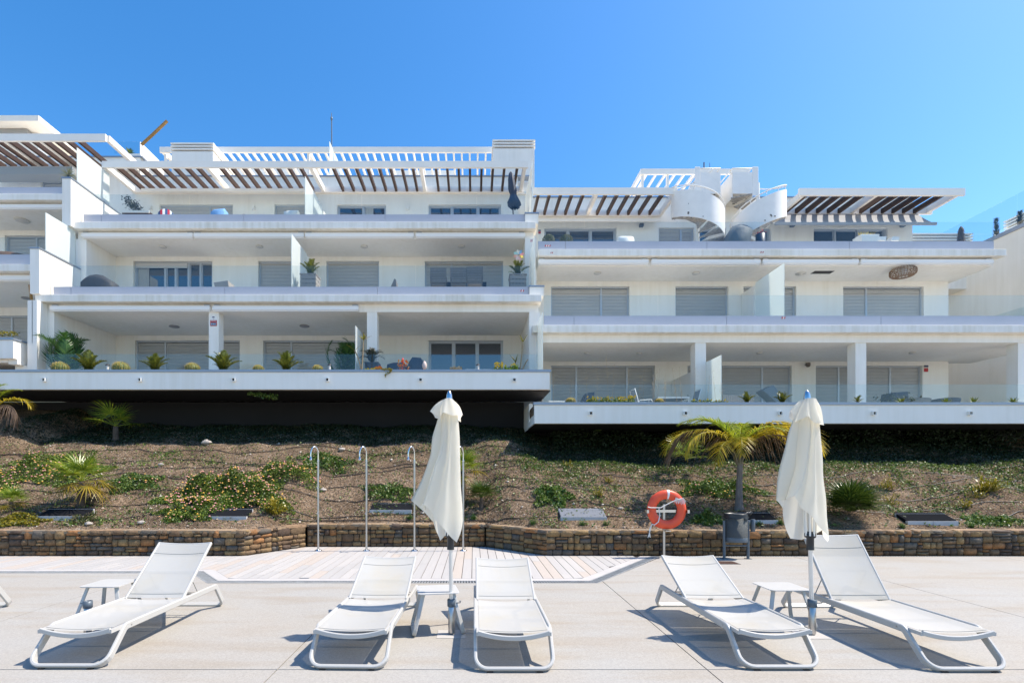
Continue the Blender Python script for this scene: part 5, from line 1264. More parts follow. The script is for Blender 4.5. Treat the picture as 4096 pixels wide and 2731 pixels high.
# hanging creeper under the planters
mb = MB(); r = random.Random(77)
for (x0, x1, y, z, n) in ((X(980,14.7), X(1100,14.7), 14.9, Z(1570,14.8), 420), (X(2380,15), X(2420,15), 15.5, 3.0, 120)):
    for i in range(n): t = r.random(); leaf_quad(mb, Vector((x0+(x1-x0)*t, y+r.gauss(0,.05), z-.12*t+r.gauss(0,.04))), rand_n(r), .03, r)
mb.build('hanging_creeper', IVY, None, kind='stuff')
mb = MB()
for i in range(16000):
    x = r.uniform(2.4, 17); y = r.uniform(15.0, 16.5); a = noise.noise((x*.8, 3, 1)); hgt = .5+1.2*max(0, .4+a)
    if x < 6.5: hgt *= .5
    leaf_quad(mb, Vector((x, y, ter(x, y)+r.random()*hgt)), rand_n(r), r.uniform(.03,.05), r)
mb.build('painted_shade_hedge', SHD, None, kind='stuff', label='hedge below the right building, shade painted into its leaves')  # hedge leaves share the colour with shade painted in
# ------------------------------------------------------------------ things on the terraces
cyc_m = [feather(.70, .8, .95, .19, 30, .014, .1, s, .5).mesh('frond', CYC) for s in (21,22)]
cyc_d = [feather(.55, .9, 1.9, .17, 24, .012, .2, s, .4).mesh('frond', DRK) for s in (23,)]
ken_m = [feather(1.0, 1.0, 1.7, .30, 26, .015, .3, s, .3).mesh('frond', KEN) for s in (24,25)]
def cycad(name, label, loc, s, n=18, ms=None, cat='plant', group=None, lo=.0, hi=1.3):
    t = thing(name, label, cat, loc, 0, group)
    m = MB(); m.lathe([(.05*s,-.12),(.08*s,-.05),(.08*s,.03),(.03*s,.06)], (0,0,0), 10); o = m.build('trunk', TRK, None, own=(0,0,0)); o.parent = t
    put_fronds(t, ms or cyc_m, (0,0,.03), n, hi, lo, 'frond', .85*s, 1.1*s, int(loc[0]*10)); return t
dc = 15.2; zs = E+2.96
for px, r_, l in ((355,72,'cycad on the left planter, second plant from the left'),(620,64,'cycad on the left planter between two round cacti, under the wide shutter'),(893,72,'cycad on the left planter in front of the first column'),(1145,72,'cycad on the left planter right of the first column')):
    cycad('cycad', l, (X(px,dc), dc, zs), r_*dc/F/.60, 24, None, 'plant', 'cycads along the left planter', lo=-.05, hi=1.35)
def cactus(px, rr, label, d=15.1, z=None, name='barrel_cactus'):
    z = zs if z is None else z; x = X(px, d); R0 = rr*d/F; t = thing(name, label, 'cactus', (x, d, z), 0, 'round yellow cacti in the planters'); m = MB(); n = 48; vs = []
    for j in range(9):
        a = PI*(.05+.5*.0)+ (PI*.93)*(j/8)*.98; 
        for i in range(n): q = R0*math.sin(a)*(1+.05*math.cos(i*2*PI/4)); th = 2*PI*i/n; vs.append((x+q*math.cos(th), d+q*math.sin(th), z+R0*.62-R0*.85*math.cos(a+0)*-1 if False else z+R0*.55+R0*.8*math.cos(a)))
    m.add(vs, [((j+1)*n+i, (j+1)*n+(i+1)%n, j*n+(i+1)%n, j*n+i) for j in range(8) for i in range(n)]+[tuple(range(n))], True); m.build('body', CACT, t)
    sp = MB(); r = random.Random(px)
    for i in range(900):
        th = int(r.random()*22)*2*PI/22+r.gauss(0,.02); a = math.acos(r.uniform(-.5, 1)); nrm = Vector((math.sin(a)*math.cos(th), math.sin(a)*math.sin(th), math.cos(a)*.9)); p = Vector((x, d, z+R0*.55))+Vector((nrm.x*R0, nrm.y*R0, nrm.z*R0*.88))
        blade(sp, p, nrm+rand_n(r, 0)*.6, R0*.24, .006, 0, seg=1)
    sp.build('spines', SPINE, t, kind='stuff')
for px, rr, l in ((241,28,'leftmost round yellow cactus, half sunk in the left planter'),(484,29,'round yellow cactus between the first two cycads'),(770,26,'round yellow cactus left of the first column'),(1034,20,'low round yellow cactus right of the first column'),(1271,20,'round yellow cactus left of the palm by the glass divider')): cactus(px, rr, l)
ze = E+1.90; de = 14.3
for px, rr, l in ((2283,19,'round yellow cactus at the left end of the right planter'),(2637,17,'round yellow cactus below the white garden table')): cactus(px, rr, l, de, ze)
for px, s_, l in ((2988,34,'small cycad on the right planter beside the wicker sofa back'),(3130,36,'small cycad on the right planter left of the right parasol tip')): cycad('cycad', l, (X(px,de), de, ze), s_*de/F/.5, 12, None, 'plant', 'small cycads on the right planter')
cycad('cycad', 'small cycad on the right planter just right of the right parasol tip', (X(3430,de), de, ze), .35, 9, lo=.0, hi=.8)
def agave(px, l):
    d = de; t = thing('agave', l, 'plant', (X(px,d), d, ze), 0, 'agaves at the right end of the right planter'); m = MB(); r = random.Random(px)
    for i in range(16): a = i*2.4; e = r.uniform(.1, 1.2); blade(m, Vector((X(px,d), d, ze+.04)), (math.cos(a)*math.cos(e), math.sin(a)*math.cos(e), math.sin(e)), .21, .03, .05, seg=3)
    m.build('leaves', leafmat('agave_leaf', [(.10,.16,.03),(.22,.24,.03)], .4, .2) if 'agave_leaf' not in MATS else MATS['agave_leaf'], t)
for px, l in ((3603,'agave below the dark armchair at right'),(3785,'agave below the grey wicker chair, left of the glass joint'),(3895,'agave right of the dark wicker chairs'),(4052,'agave at the right edge by the last column')): agave(px, l)
# planted palms on the ground floor
def potpalm(label, px, pz, d, h, s, n, zb, seed, ms=None):
    t = thing('potted_palm', label, 'plant', (X(px,d), d, zb)); 
    m = MB(); m.lathe([(.15,0),(.2,.02),(.23,.36),(.20,.37)], (X(px,d), d, zb), 16); m.build('pot', POTD, t)
    put_fronds(t, ms or ken_m, (0,0,.34), n, 1.5, .5, 'frond', .9*s, 1.1*s, seed)
potpalm('large green feather palm in the left corner of the ground floor terrace', 265, 0, 16.5, 1, 1.55, 16, s2, 3)
potpalm('feather palm left of the glass divider on the ground floor terrace', 1385, 0, 17.0, 1, 1.5, 12, s2, 5)
t = thing('potted_cycad', 'dark cycad in a square navy pot in front of the second column', 'plant', (X(1488,16.3), 16.25, s2))
m = MB(); xx = X(1490,16.25); m.add([(xx-.17,16.1,s2),(xx+.17,16.1,s2),(xx+.17,16.44,s2),(xx-.17,16.44,s2),(xx-.22,16.05,s2+.78),(xx+.22,16.05,s2+.78),(xx+.22,16.49,s2+.78),(xx-.22,16.49,s2+.78)], [(3,2,1,0),(4,5,6,7),(0,1,5,4),(1,2,6,5),(2,3,7,6),(3,0,4,7)]); m.build('pot', POTD, t)
put_fronds(t, cyc_d, (0,0,.8), 18, 1.4, .1, 'frond', .85, 1.1, 4)
# bare frangipani stems with few leaves
def frangi(label, d, stems, seed, zb=None):
    t = thing('frangipani', label, 'plant', (stems[0][0] and X(stems[0][0][0], d), d, zb or zs)); r = random.Random(seed)
    for st in stems:
        pts = [(X(a,d), d+.02*i, Z(b,d)) for i, (a, b) in enumerate(st[:-1])]; MB().tube(pts, [.020-.006*i/len(pts) for i in range(len(pts))], 7).build('stem', STEMM, t)
        if st[-1]:
            m = MB()
            for i in range(st[-1]): a = i*2*PI/st[-1]+.4; blade(m, Vector(pts[-1]), (math.cos(a), math.sin(a)*.5, r.uniform(.5,1.6)), r.uniform(.22,.34), .035, .1, seg=3)
            m.build('leaves', YEL, t)
frangi('bare stemmed frangipani with yellow leaves by the ground floor glass divider', 15.3, [[(1447,1478),(1450,1430),(1453,1358),7],[(1445,1476),(1432,1430),(1418,1400),2]], 1)
frangi('bare stemmed frangipani at the right end of the left planter', 15.3, [[(2080,1478),(2086,1430),(2092,1366),5],[(2090,1478),(2102,1452),(2112,1436),0],[(2058,1470),(2062,1448),4]], 2)
# flowers of the planters
def flowerpatch(x0, x1, d, zb, n, nf, label, seed, lm=IVY, fm=YEF, hg=.14, name='flower_patch'):
    r = random.Random(seed); t = thing(name, label, 'flowers', (X((x0+x1)/2,d), d, zb)); a, b = X(x0,d), X(x1,d); m = MB(); f = MB()
    for i in range(n): x = r.uniform(a, b); leaf_quad(m, Vector((x, d+r.gauss(0,.08), zb+hg*r.random()*(.5+.5*math.sin(x*9)**2))), rand_n(r), r.uniform(.018,.032), r)
    m.build('leaves', lm, t, kind='stuff')
    for i in range(nf):
        x = r.uniform(a, b); p = Vector((x, d-.05+r.gauss(0,.05), zb+hg*r.uniform(.5,1.15))); s = r.uniform(.015,.03); f.add([p+Vector((s*math.cos(q), -s*.3, s*math.sin(q))) for q in (0,1.26,2.5,3.77,5.0)], [(0,1,2,3,4)])
    f.build('blossoms', fm, t, kind='stuff')
flowerpatch(1975, 2012, 15.0, zs, 160, 42, 'yellow flowers in the left planter before the glass doors', 1, hg=.22, fm=YEF)
flowerpatch(2018, 2072, 15.0, zs, 420, 8, 'leafy green patch with a few flowers at the right end of the left planter', 2, hg=.2, lm=leafmat('fresh_leaf', [(.14,.26,.02),(.22,.32,.03)], .4, .3))
flowerpatch(1800, 1848, 15.0, zs, 90, 50, 'pale cream succulents in the left planter', 3, hg=.10, lm=DRY, fm=DRY)
flowerpatch(1503, 1526, 14.95, zs, 50, 60, 'orange flowers beside the square navy pot', 4, hg=.10, fm=ORF)
flowerpatch(1460, 1502, 14.95, zs, 60, 40, 'low yellow flowers at the foot of the frangipani stems', 14, hg=.05, fm=YEF)
flowerpatch(1592, 1636, 15.0, zs, 70, 34, 'orange and red bromeliads in the left planter', 5, hg=.28, lm=leafmat('bromeliad_leaf', [(.12,.16,.02),(.60,.22,.03),(.35,.10,.02)], .4, .3), fm=ORF)
m = MB(); xx = X(1611,15.0); m.lathe([(.01,0),(.03,.02),(.035,.08),(.02,.12),(.004,.13)], (xx, 14.98, Z(1450,15)), 10); m.tube([(xx,14.98,zs),(xx,14.98,Z(1450,15))], .006, 5); m.build('red_flower', REDF, None, 'red flower spike above the orange bromeliads', 'flower')
r = random.Random(8); m = MB()
for i in range(150): t_ = r.random(); leaf_quad(m, Vector((X(1552+12*math.sin(t_*5),14.55), 14.57+r.gauss(0,.02), Z(1472+32*t_,14.57)+r.gauss(0,.02))), rand_n(r), .02, r)
for i in range(260): leaf_quad(m, Vector((X(r.uniform(1527,1572),14.66), 14.62+r.gauss(0,.03), Z(1479,14.6)+r.uniform(-.02,.04))), rand_n(r), .02, r)
m.build('trailing_plant', YEL, None, 'yellow trailing plant hanging over the left planter edge', 'plant')
flowerpatch(2345, 2535, de, ze, 1500, 90, 'green ground cover with yellow flowers in the right planter', 6, hg=.2)
flowerpatch(2770, 2905, de, ze, 800, 20, 'low green ground cover by the right planter column', 7, hg=.12)
# dry grass stalks
m = MB(); r = random.Random(12)
for px, top in [(2218,1485),(2427,1420),(2462,1450),(2290,1515),(2340,1490),(2393,1470),(2530,1450),(2585,1465),(2560,1500),(2640,1470),(2652,1465),(2690,1470),(2725,1465),(2790,1465),(2670,1510),(2705,1520),(2740,1530),(2615,1520),(2850,1480),(2842,1500),(2890,1530),(2660,1500),(2630,1490)]:
    x = X(px+r.uniform(-20,20), de); zt = Z(top, de); x2 = X(px, de); y = de+r.uniform(-.1,.3)
    m.tube([(x,y,ze),(x*.5+x2*.5,y,(ze+zt)/2),(x2,y,zt)], [.004,.003,.0015], 4)
    for i in range(34): t_ = r.uniform(.45, 1); p = Vector((x+(x2-x)*t_, y, ze+(zt-ze)*t_)); blade(m, p+Vector((r.gauss(0,.03), r.gauss(0,.02), 0)), rand_n(r, .2), .03, .006, 0, seg=1)
m.build('dry_grass', DRY, None, 'tall dry grass stalks rising from the right planter', 'grass', kind='stuff')

# ---- furniture
def wickerchair(label, px, d, zb, w=.52, face=0, m_=WICK, name='wicker_chair'):
    x = X(px, d); t = thing(name, label, 'chair', (x, d, zb), 0, 'wicker chairs on the terraces'); m = MB(); n = 13
    for i in range(n+1): u = -w/2+w*i/n; m.box(x+u-.012, x+u+.012, d, d+.02, zb+.42, zb+.92)
    for i in range(9): z = zb+.44+.055*i; m.box(x-w/2, x+w/2, d-.006, d+.026, z, z+.022)
    m.build('backrest', m_, t)
    m = MB(); m.box(x-w/2, x+w/2, d+.03, d+.5, zb+.36, zb+.42); m.build('seat', m_, t)
    for a in (-1, 1):
        q = MB(); q.box(x+a*w/2-.02, x+a*w/2+.02, d+.03, d+.46, zb+.60, zb+.63); q.build('armrest', m_, t)
        for b_ in (.02, .45): q = MB(); q.box(x+a*(w/2-.02)-.018, x+a*(w/2-.02)+.018, d+b_, d+b_+.035, zb, zb+(.42 if b_ > .1 else .44)); q.build('leg', m_, t)
    return t
zb3 = s3
wickerchair('grey wicker chair at left of the dark table, first floor terrace', 1753, 17.0, zb3+.18); wickerchair('grey wicker chair in the middle of the row of three', 1834, 17.0, zb3+.18); wickerchair('grey wicker chair at right of the row of three', 1899, 17.0, zb3+.22)
def table(label, x0, x1, y0, y1, zb, h, m_, name='table', rail=None):
    t = thing(name, label, 'table', ((x0+x1)/2, (y0+y1)/2, zb)); m = MB(); m.box(x0, x1, y0, y1, zb+h-.03, zb+h); m.build('table_top', m_, t)
    for a in (x0+.04, x1-.04):
        for b_ in (y0+.04, y1-.04): m = MB(); m.box(a-.02, a+.02, b_-.02, b_+.02, zb, zb+h-.031); m.build('leg', m_, t)
table('dark dining table behind the three wicker chairs', X(1725,17.9), X(1945,17.9), 17.6, 18.5, s3, .86, UPH)
def basket(label, x0, x1, d, zb, zt, flower, plant_label, seed):
    a, b = X(x0, d), X(x1, d); t = thing('basket_planter', label, 'planter', ((a+b)/2, d+.25, zb), 0, 'taupe woven planters at the first floor dividers'); m = MB(); D_ = b-a
    for k in range(6):
        z0 = zb+(zt-zb)*k/6+.01; z1 = zb+(zt-zb)*(k+1)/6-.02; e = .0
        for (u0,u1,v0,v1) in ((a-.01,b+.01,d-.012,d),(a-.01,b+.01,d+D_,d+D_+.012),(a-.012,a,d,d+D_),(b,b+.012,d,d+D_)): m.box(u0,u1,v0,v1,z0,z1)
    m.build('band', TAUPE, t); m = MB()
    for k in range(5):
        u = a+.02+(D_-.08)*k/4; m.box(u, u+.04, d-.016 if k % 2 else d-.004, d+.004, zb, zt); m.box(b-.004, b+(.016 if k % 2 else .006), d+.02+(D_-.08)*k/4, d+.06+(D_-.08)*k/4, zb, zt)
    m.build('upright', TAUPE, t); m = MB(); m.box(a+.02, b-.02, d+.02, d+D_-.02, zb, zt-.04); m.build('liner', REVEAL, t); m = MB(); m.box(a-.03, b+.03, d-.03, d+.02, zt, zt+.035); m.box(a-.03, b+.03, d+D_-.02, d+D_+.03, zt, zt+.035); m.box(a-.03, a+.02, d+.021, d+D_-.021, zt, zt+.035); m.box(b-.02, b+.03, d+.021, d+D_-.021, zt, zt+.035); m.build('rim', TAUPE, t)
    return cycad('cycad', plant_label, ((a+b)/2, d+.25, zt), .78, 15, None, 'plant', 'cycads in woven planters', lo=.1, hi=1.1)
dB = 16.95
basket('taupe woven planter beside the first floor glass divider', 1203, 1262, dB, s3, Z(1098,dB), 0, 'cycad in the woven planter by the first floor glass divider', 1)
basket('taupe woven planter at the right end of the first floor terrace', 2041, 2104, dB, s3, Z(1099,dB), 0, 'cycad in the right woven planter with the toy windmill', 2)
# toy windmill
t = thing('toy_windmill', 'pastel toy flower windmill stuck in the right woven planter', 'toy windmill', (X(2084,dB), dB+.2, Z(1099,dB)))
q = dB+.15; cxw, czw = X(2075,q), Z(1022,q)
MB().tube([(X(2087,q), q, Z(1099,q)), (cxw, q, czw)], .008, 6).build('stick', WMET, t)
for i, c in enumerate(((.75,.30,.28),(.30,.48,.62),(.72,.70,.60),(.35,.62,.60),(.78,.45,.36),(.75,.60,.55),(.70,.42,.40),(.80,.62,.12))):
    a = i*PI/4+.3; L = .18; ca, sa = math.cos(a), math.sin(a); P = lambda u, v, dy: (cxw+ca*u-sa*v, q-.03+dy, czw+sa*u+ca*v)
    m = MB(); m.add([P(.02,0,0),P(L*.5,-.05,-.01),P(L,-.03,-.02),P(L*1.05,.01,0),P(L*.6,.06,.02)], [(0,1,2,3,4)]); m.build('petal', mat('petal_%d' % i, c, .5), t)
# covered barbecue: draped dark cover
def covered(label, outline, d0, dep, zb, m_, name, cat):
    """draped cover: outline (px, py) front silhouette, given real depth"""
    mb = MB(); n = len(outline); vs = []; K = 7
    for k in range(K+1):
        t_ = k/K; y = d0+dep*t_; s = math.sin(PI*(.12+.76*t_))**.5
        for (a, b_) in outline: xx = X(a, d0+dep/2); zz = Z(b_, d0+dep/2); xc = X((outline[0][0]+outline[-1][0])/2, d0+dep/2); vs.append((xc+(xx-xc)*(.75+.25*s)+.01*math.sin(k*2+a), y, zb+(zz-zb)*(.55+.45*s)+.012*math.sin(a*.3+k)))
    mb.add(vs, [(k*n+i, k*n+i+1, (k+1)*n+i+1, (k+1)*n+i) for k in range(K) for i in range(n-1)]+[tuple(range(n))[::-1], tuple(range(K*n, K*n+n))], True)
    return mb.build(name, m_, None, label, cat)
covered('black covered barbecue behind the first floor glass at left', [(341,1210),(341,1128),(352,1115),(370,1103),(395,1101),(415,1104),(440,1118),(462,1130),(472,1145),(476,1210)], 17.0, .6, s3, mat('black_cover', (.03,.03,.033), .7, bump=.5, bscale=8), 'covered_barbecue', 'barbecue')
covered('grey covered furniture behind the glass between the spiral stairs', [(2890,1000),(2895,962),(2910,935),(2926,910),(2950,902),(2972,905),(2994,918),(2986,945),(2978,1000)], 18.15, .8, t4, COVG, 'covered_furniture', 'cover')
covered('white cloth covered table on the right roof terrace', [(2460,985),(2466,956),(2474,949),(2500,947),(2524,948),(2529,955),(2532,985)], 18.6, .7, t4, WMET, 'covered_table', 'table')
# box balls
for px, l in ((2194,'clipped round box ball at the far left of the right roof terrace'),(2265,'clipped round box ball, right one of the pair')):
    r = random.Random(px); d = 18.3; c = Vector((X(px,d), d, Z(965,d))); m = MB(); R0 = .235
    for i in range(2600): v = rand_n(r, 0); leaf_quad(m, c+v*R0*r.uniform(.86,1.02), (v+rand_n(r,0)*.7).normalized(), .016, r)
    t = thing('box_ball', l, 'shrub', (c.x, d, t4), 0, 'pair of clipped box balls'); m.build('foliage', leafmat('box_leaf', [(.04,.06,.01),(.08,.10,.02),(.14,.14,.03)], .5, .2) if 'box_leaf' not in MATS else MATS['box_leaf'], t, kind='stuff')
    m = MB(); m.lathe([(.12,0),(.14,.02),(.17,.30),(.15,.31)], (c.x, d, t4), 14); m.build('pot', POTD, t)
# closed dark parasol upstairs
t = thing('closed_parasol', 'shut dark navy parasol at the right end of the upper left terrace', 'parasol', (X(2055,18.4), 18.4, s4)); x = X(2055,18.4)
m = MB(); m.tube([(x,18.4,s4),(X(2046,18.4),18.4,Z(690,18.4))], .02, 8); m.build('pole', BLACKP, t)
m = MB(); n = 40; vs = []; rows = [(688,.02,2043),(697,.07,2044),(720,.10,2045),(760,.13,2050),(778,.10,2053),(792,.13,2055),(810,.20,2056),(822,.20,2058),(833,.10,2058)]
for j, (py, rr, pxx) in enumerate(rows):
    for i in range(n): th_ = 2*PI*i/n; q = rr*(1+.22*abs(math.sin(th_*4+j*.25))); vs.append((X(pxx,18.4)+q*math.cos(th_), 18.4+q*math.sin(th_), Z(py,18.4)+.03*math.sin(i*1.3)*(j > 6)))
m.add(vs, [((j+1)*n+i, (j+1)*n+(i+1)%n, j*n+(i+1)%n, j*n+i) for j in range(len(rows)-1) for i in range(n)], True); m.build('canopy', mat('navy_canvas', (.035,.05,.08), .7), t)
# small terrace items
def slab_chair(label, pts, d, m_, zb, name='deck_chair', legs=True):
    a = [(X(p[0], d), Z(p[1], d)) for p in pts]; m = MB(); n = len(a); vs = [(x_, d, z_) for x_, z_ in a]+[(x_, d+.45, z_) for x_, z_ in a]
    m.add(vs, [tuple(range(n)), tuple(range(n, 2*n))[::-1]]+[(i, i+n, (i+1)%n+n, (i+1)%n) for i in range(n)])
    t = thing(name, label, 'chair', (min(p[0] for p in a), d, zb)); m.build('backrest', m_, t)
    m = MB(); x0 = min(p[0] for p in a); x1 = max(p[0] for p in a); m.box(x0, x1+.1, d, d+.45, zb+.33, zb+.38); m.build('seat', m_, t)
    for u in (x0, x1): m = MB(); m.box(u, u+.04, d, d+.04, zb, zb+.33); m.build('leg', m_, t)
slab_chair('beige chair back behind the first floor glass', [(855,1130),(911,1122),(917,1160),(862,1160)], 17.1, TAUPE, s3)
slab_chair('dark tilted chair on the first floor terrace', [(1562,1150),(1577,1115),(1583,1117),(1586,1150)], 17.2, WICK, s3)
slab_chair('folded grey deck chair leaning on the right ground floor terrace', [(3052,1560),(3095,1540),(3140,1600),(3105,1607)], 16.3, mat('grey_sling', (.12,.15,.17), .7), t2)
slab_chair('dark blue armchair on the right ground floor terrace', [(3570,1570),(3632,1565),(3636,1606),(3566,1606)], 16.4, UPH, t2)
for px, l in ((3700,'left dark round wicker armchair at right ground floor'),(3820,'right dark round wicker armchair at right ground floor')):
    d = 16.3; x = X(px,d); t = thing('wicker_armchair', l, 'chair', (x, d, t2), 0, 'dark round wicker armchairs'); m = MB(); vs = []; n = 20
    for i in range(n+1): a = PI*.9+PI*1.2*i/n; q = .42; vs += [(x+q*math.cos(a)*.95, d+.4+q*math.sin(a)*.8, t2+.42), (x+q*math.cos(a)*1.1, d+.4+q*math.sin(a)*.9, t2+.70+.06*math.sin(PI*i/n))]
    m.add(vs, [(2*i,2*i+2,2*i+3,2*i+1) for i in range(n)], True); m.lathe([(.32,.0),(.40,.05),(.42,.40),(.36,.45)], (x, d+.4, t2), 20); m.build('shell', WICK if px < 3750 else UPH, t)
    m = MB(); m.lathe([(.30,.46),(.33,.48),(.33,.54),(.30,.56)], (x, d+.4, t2), 20); m.build('cushion', UPH, t)
m = MB(); a, b_ = X(2895,16.2), X(3012,16.2); 
for k in range(9): m.box(a, b_, 16.2, 16.24, t2+.40+.045*k, t2+.435+.045*k)
for k in range(17): u = a+(b_-a)*k/16; m.box(u-.015, u+.015, 16.19, 16.25, t2+.05, t2+.82)
t = thing('wicker_sofa', 'pale wicker sofa back on the right ground floor terrace', 'sofa', ((a+b_)/2, 16.2, t2)); m.build('backrest', TAUPE, t); m = MB(); m.box(a, b_, 16.26, 16.95, t2+.05, t2+.42); m.build('seat', TAUPE, t)
# white garden table and chairs
t = thing('garden_table', 'white framed garden table on the right ground floor terrace', 'table', (X(2690,16.0), 16.3, t2)); a, b_ = X(2628,16.0), X(2750,16.0)
m = MB(); m.box(a, b_, 15.9, 16.7, t2+.68, t2+.70); m.build('table_top', REVEAL, t)
m = MB(); m.box(a-.02, b_+.02, 15.86, 15.899, t2+.67, t2+.71); m.box(a-.02, b_+.02, 16.701, 16.74, t2+.67, t2+.71); m.build('table_rim', WMET, t)
for u in (a, b_):
    for v in (15.92, 16.68): m = MB(); m.tube([(u,v,t2),(u,v,t2+.668)], .015, 6); m.build('leg', WMET, t)
def tube_chair(label, px, s_, zb, d=15.95):
    x = X(px, d); t = thing('garden_chair', label, 'chair', (x, d, zb), 0, 'white tubular garden chairs')
    for v in (0, .5): m = MB(); m.tube(arc_path([(x-s_*.18,d+v,zb),(x-s_*.10,d+v,zb+.62),(x+s_*.30,d+v,zb+.64),(x+s_*.38,d+v,zb)], .06, 4), .013, 7); m.build('side_frame', WMET, t)
    m = MB(); m.tube([(x-s_*.08,d,zb+.4),(x-s_*.24,d,zb+.98),(x-s_*.24,d+.5,zb+.98),(x-s_*.08,d+.5,zb+.4)], .014, 7); m.build('back_frame', WMET, t)
    m = MB(); m.quad((x-s_*.08,d+.02,zb+.4),(x-s_*.23,d+.02,zb+.95),(x-s_*.23,d+.48,zb+.95),(x-s_*.08,d+.48,zb+.4)); m.quad((x-s_*.08,d+.02,zb+.4),(x+s_*.3,d+.02,zb+.42),(x+s_*.3,d+.48,zb+.42),(x-s_*.08,d+.48,zb+.4)); m.build('sling', mat('grey_mesh', (.25,.27,.29), .7) if 'grey_mesh' not in MATS else MATS['grey_mesh'], t)
tube_chair('white tubular garden chair left of the garden table', 2570, 1, t2); tube_chair('white tubular garden chair right of the garden table', 2775, -1, t2)
table('white rail table at the left of the right ground floor terrace', X(2190,16.3), X(2255,16.3), 16.1, 16.6, t2, .62, WMET)
slab_chair('dark garden chair beside the white rail table', [(2330,1605),(2345,1572),(2378,1567),(2376,1605)], 16.2, UPH, t2)
# ground floor left: lounge shapes behind the glass
covered('dark lounge chair with headrest behind the ground floor glass', [(1632,1500),(1636,1450),(1650,1430),(1662,1428),(1683,1430),(1692,1445),(1692,1500)], 16.6, .6, s2, UPH, 'lounge_chair', 'chair')
covered('low dark sofa behind the ground floor glass', [(1545,1500),(1552,1458),(1575,1450),(1610,1452),(1632,1462),(1640,1500)], 16.7, .7, s2, UPH, 'sofa', 'sofa')
table('pale framed glass table before the ground floor glass doors', X(1860,17.2), X(1968,17.2), 17.0, 17.8, s2, .74, WMET)
m = MB(); xx, zz, q = X(2052,17.5), s2+.35, 17.5; m.lathe([(.55,0),(.60,.05),(.55,.14),(.3,.2),(.02,.22)], (xx, q, zz), 28, axis='Y')
m.build('round_cushion', UPH, None, 'large round dark lounge seat at the right end of the ground floor terrace', 'seat')
m = MB(); m.lathe([(.01,.0),(.03,.01),(.06,.08),(.075,.16),(.045,.24),(.01,.28)], (X(1698,14.95), 14.95, zs+.02), 12); m.build('shell_ornament', mat('pink_shell', (.62,.48,.42), .6), None, 'pink shell ornament standing on the left planter', 'ornament')
for px, l in ((430,'small lantern on the planter between the first two cycads'),(1318,'small dark solar lantern left of the frangipani'),(1912,'small lantern among the cream succulents')):
    xx = X(px,15.05); t = thing('lantern', l, 'lantern', (xx, 15.05, zs+.06)); m = MB(); m.lathe([(.035,0),(.035,.12),(.03,.13)], (xx,15.05,zs+.06), 10); m.build('glass', LGREY, t); m = MB(); m.lathe([(.06,.131),(.055,.15),(.01,.18)], (xx,15.05,zs+.06), 10); m.build('cap', BLACKP, t)
# upper left terrace clutter
d = 18.5
m = MB(); m.box(X(487,d), X(598,d), d, d+.5, s4+.70, s4+.74); 
for i in range(26): m.box(X(490+i*4.1,d)-.012, X(490+i*4.1,d)+.012, d-.01, d+.0, s4+.54, s4+.70)
t = thing('hanging_towel', 'fringed dark rug over a rail on the upper left terrace', 'rug', (X(540,d), d, s4)); m.build('fringe', mat('brown_rug', (.08,.05,.04), .9), t); m = MB(); m.box(X(487,d), X(598,d), d-.03, d+.02, s4+.69, s4+.76); m.build('rail', WMET, t)
m = MB(); n = 30; vs = []; xx = X(660,d)
m.cur = 0; th = [PI*i/n for i in range(n+1)]
stripes = [mat('towel_red', (.55,.02,.03), .8), mat('towel_white', (.78,.77,.75), .8), mat('towel_blue', (.03,.08,.20), .8)]
for i in range(n):
    m.cur = [0,0,1,1,2,0][i % 6] if False else (0 if (i//3) % 3 == 0 else 1 if (i//3) % 3 == 1 else 2)
    a0, a1 = th[i], th[i+1]; m.add([(xx-.30*math.cos(a0), d, s4+.54+.30*math.sin(a0)), (xx-.30*math.cos(a1), d, s4+.54+.30*math.sin(a1)), (xx-.28*math.cos(a1), d+.3, s4+.54+.28*math.sin(a1)), (xx-.28*math.cos(a0), d+.3, s4+.54+.28*math.sin(a0)), (xx-.30*math.cos(a1), d, s4+.0), (xx-.30*math.cos(a0), d, s4+.0)], [(0,1,2,3),(5,4,1,0)], True)
m.build('striped_towel', stripes, None, 'red, white and blue striped towel draped over a chair on the upper left terrace', 'towel')
covered('light blue towel over a chair back on the upper left terrace', [(848,880),(850,850),(862,842),(880,840),(902,838),(908,848),(906,880)], 18.6, .4, s4+.3, mat('blue_towel', (.22,.42,.72), .8), 'blue_towel', 'towel')
covered('white folded towels on a table beside the terrace divider', [(1140,870),(1141,848),(1160,844),(1195,845),(1197,850),(1197,870)], 18.6, .4, s4+.3, WMET, 'folded_towels', 'towel')
m = MB(); xx = X(977,18.5); m.lathe([(.06,0),(.09,.03),(.10,.16),(.05,.2)], (xx,18.5,s4+.42), 12); t = thing('lantern', 'dark round lantern on a stand on the upper left terrace', 'lantern', (xx,18.5,s4)); m.build('lamp', mat('brown_lantern', (.12,.06,.05), .6), t); MB().tube([(xx,18.5,s4),(xx,18.5,s4+.42)], .02, 6).build('stand', BLACKP, t)
# bougainvillea-like climber in the shade at far left terrace corner
r = random.Random(3); m = MB()
for i in range(500): t_ = r.random(); leaf_quad(m, Vector((X(490+55*t_,19)+r.gauss(0,.08), 19.2+r.gauss(0,.1), Z(790+40*t_,19)+r.gauss(0,.10))), rand_n(r), .035, r)
m.build('climber', DRK, None, 'dark leafy plant in the left corner of the upper terrace', 'plant')
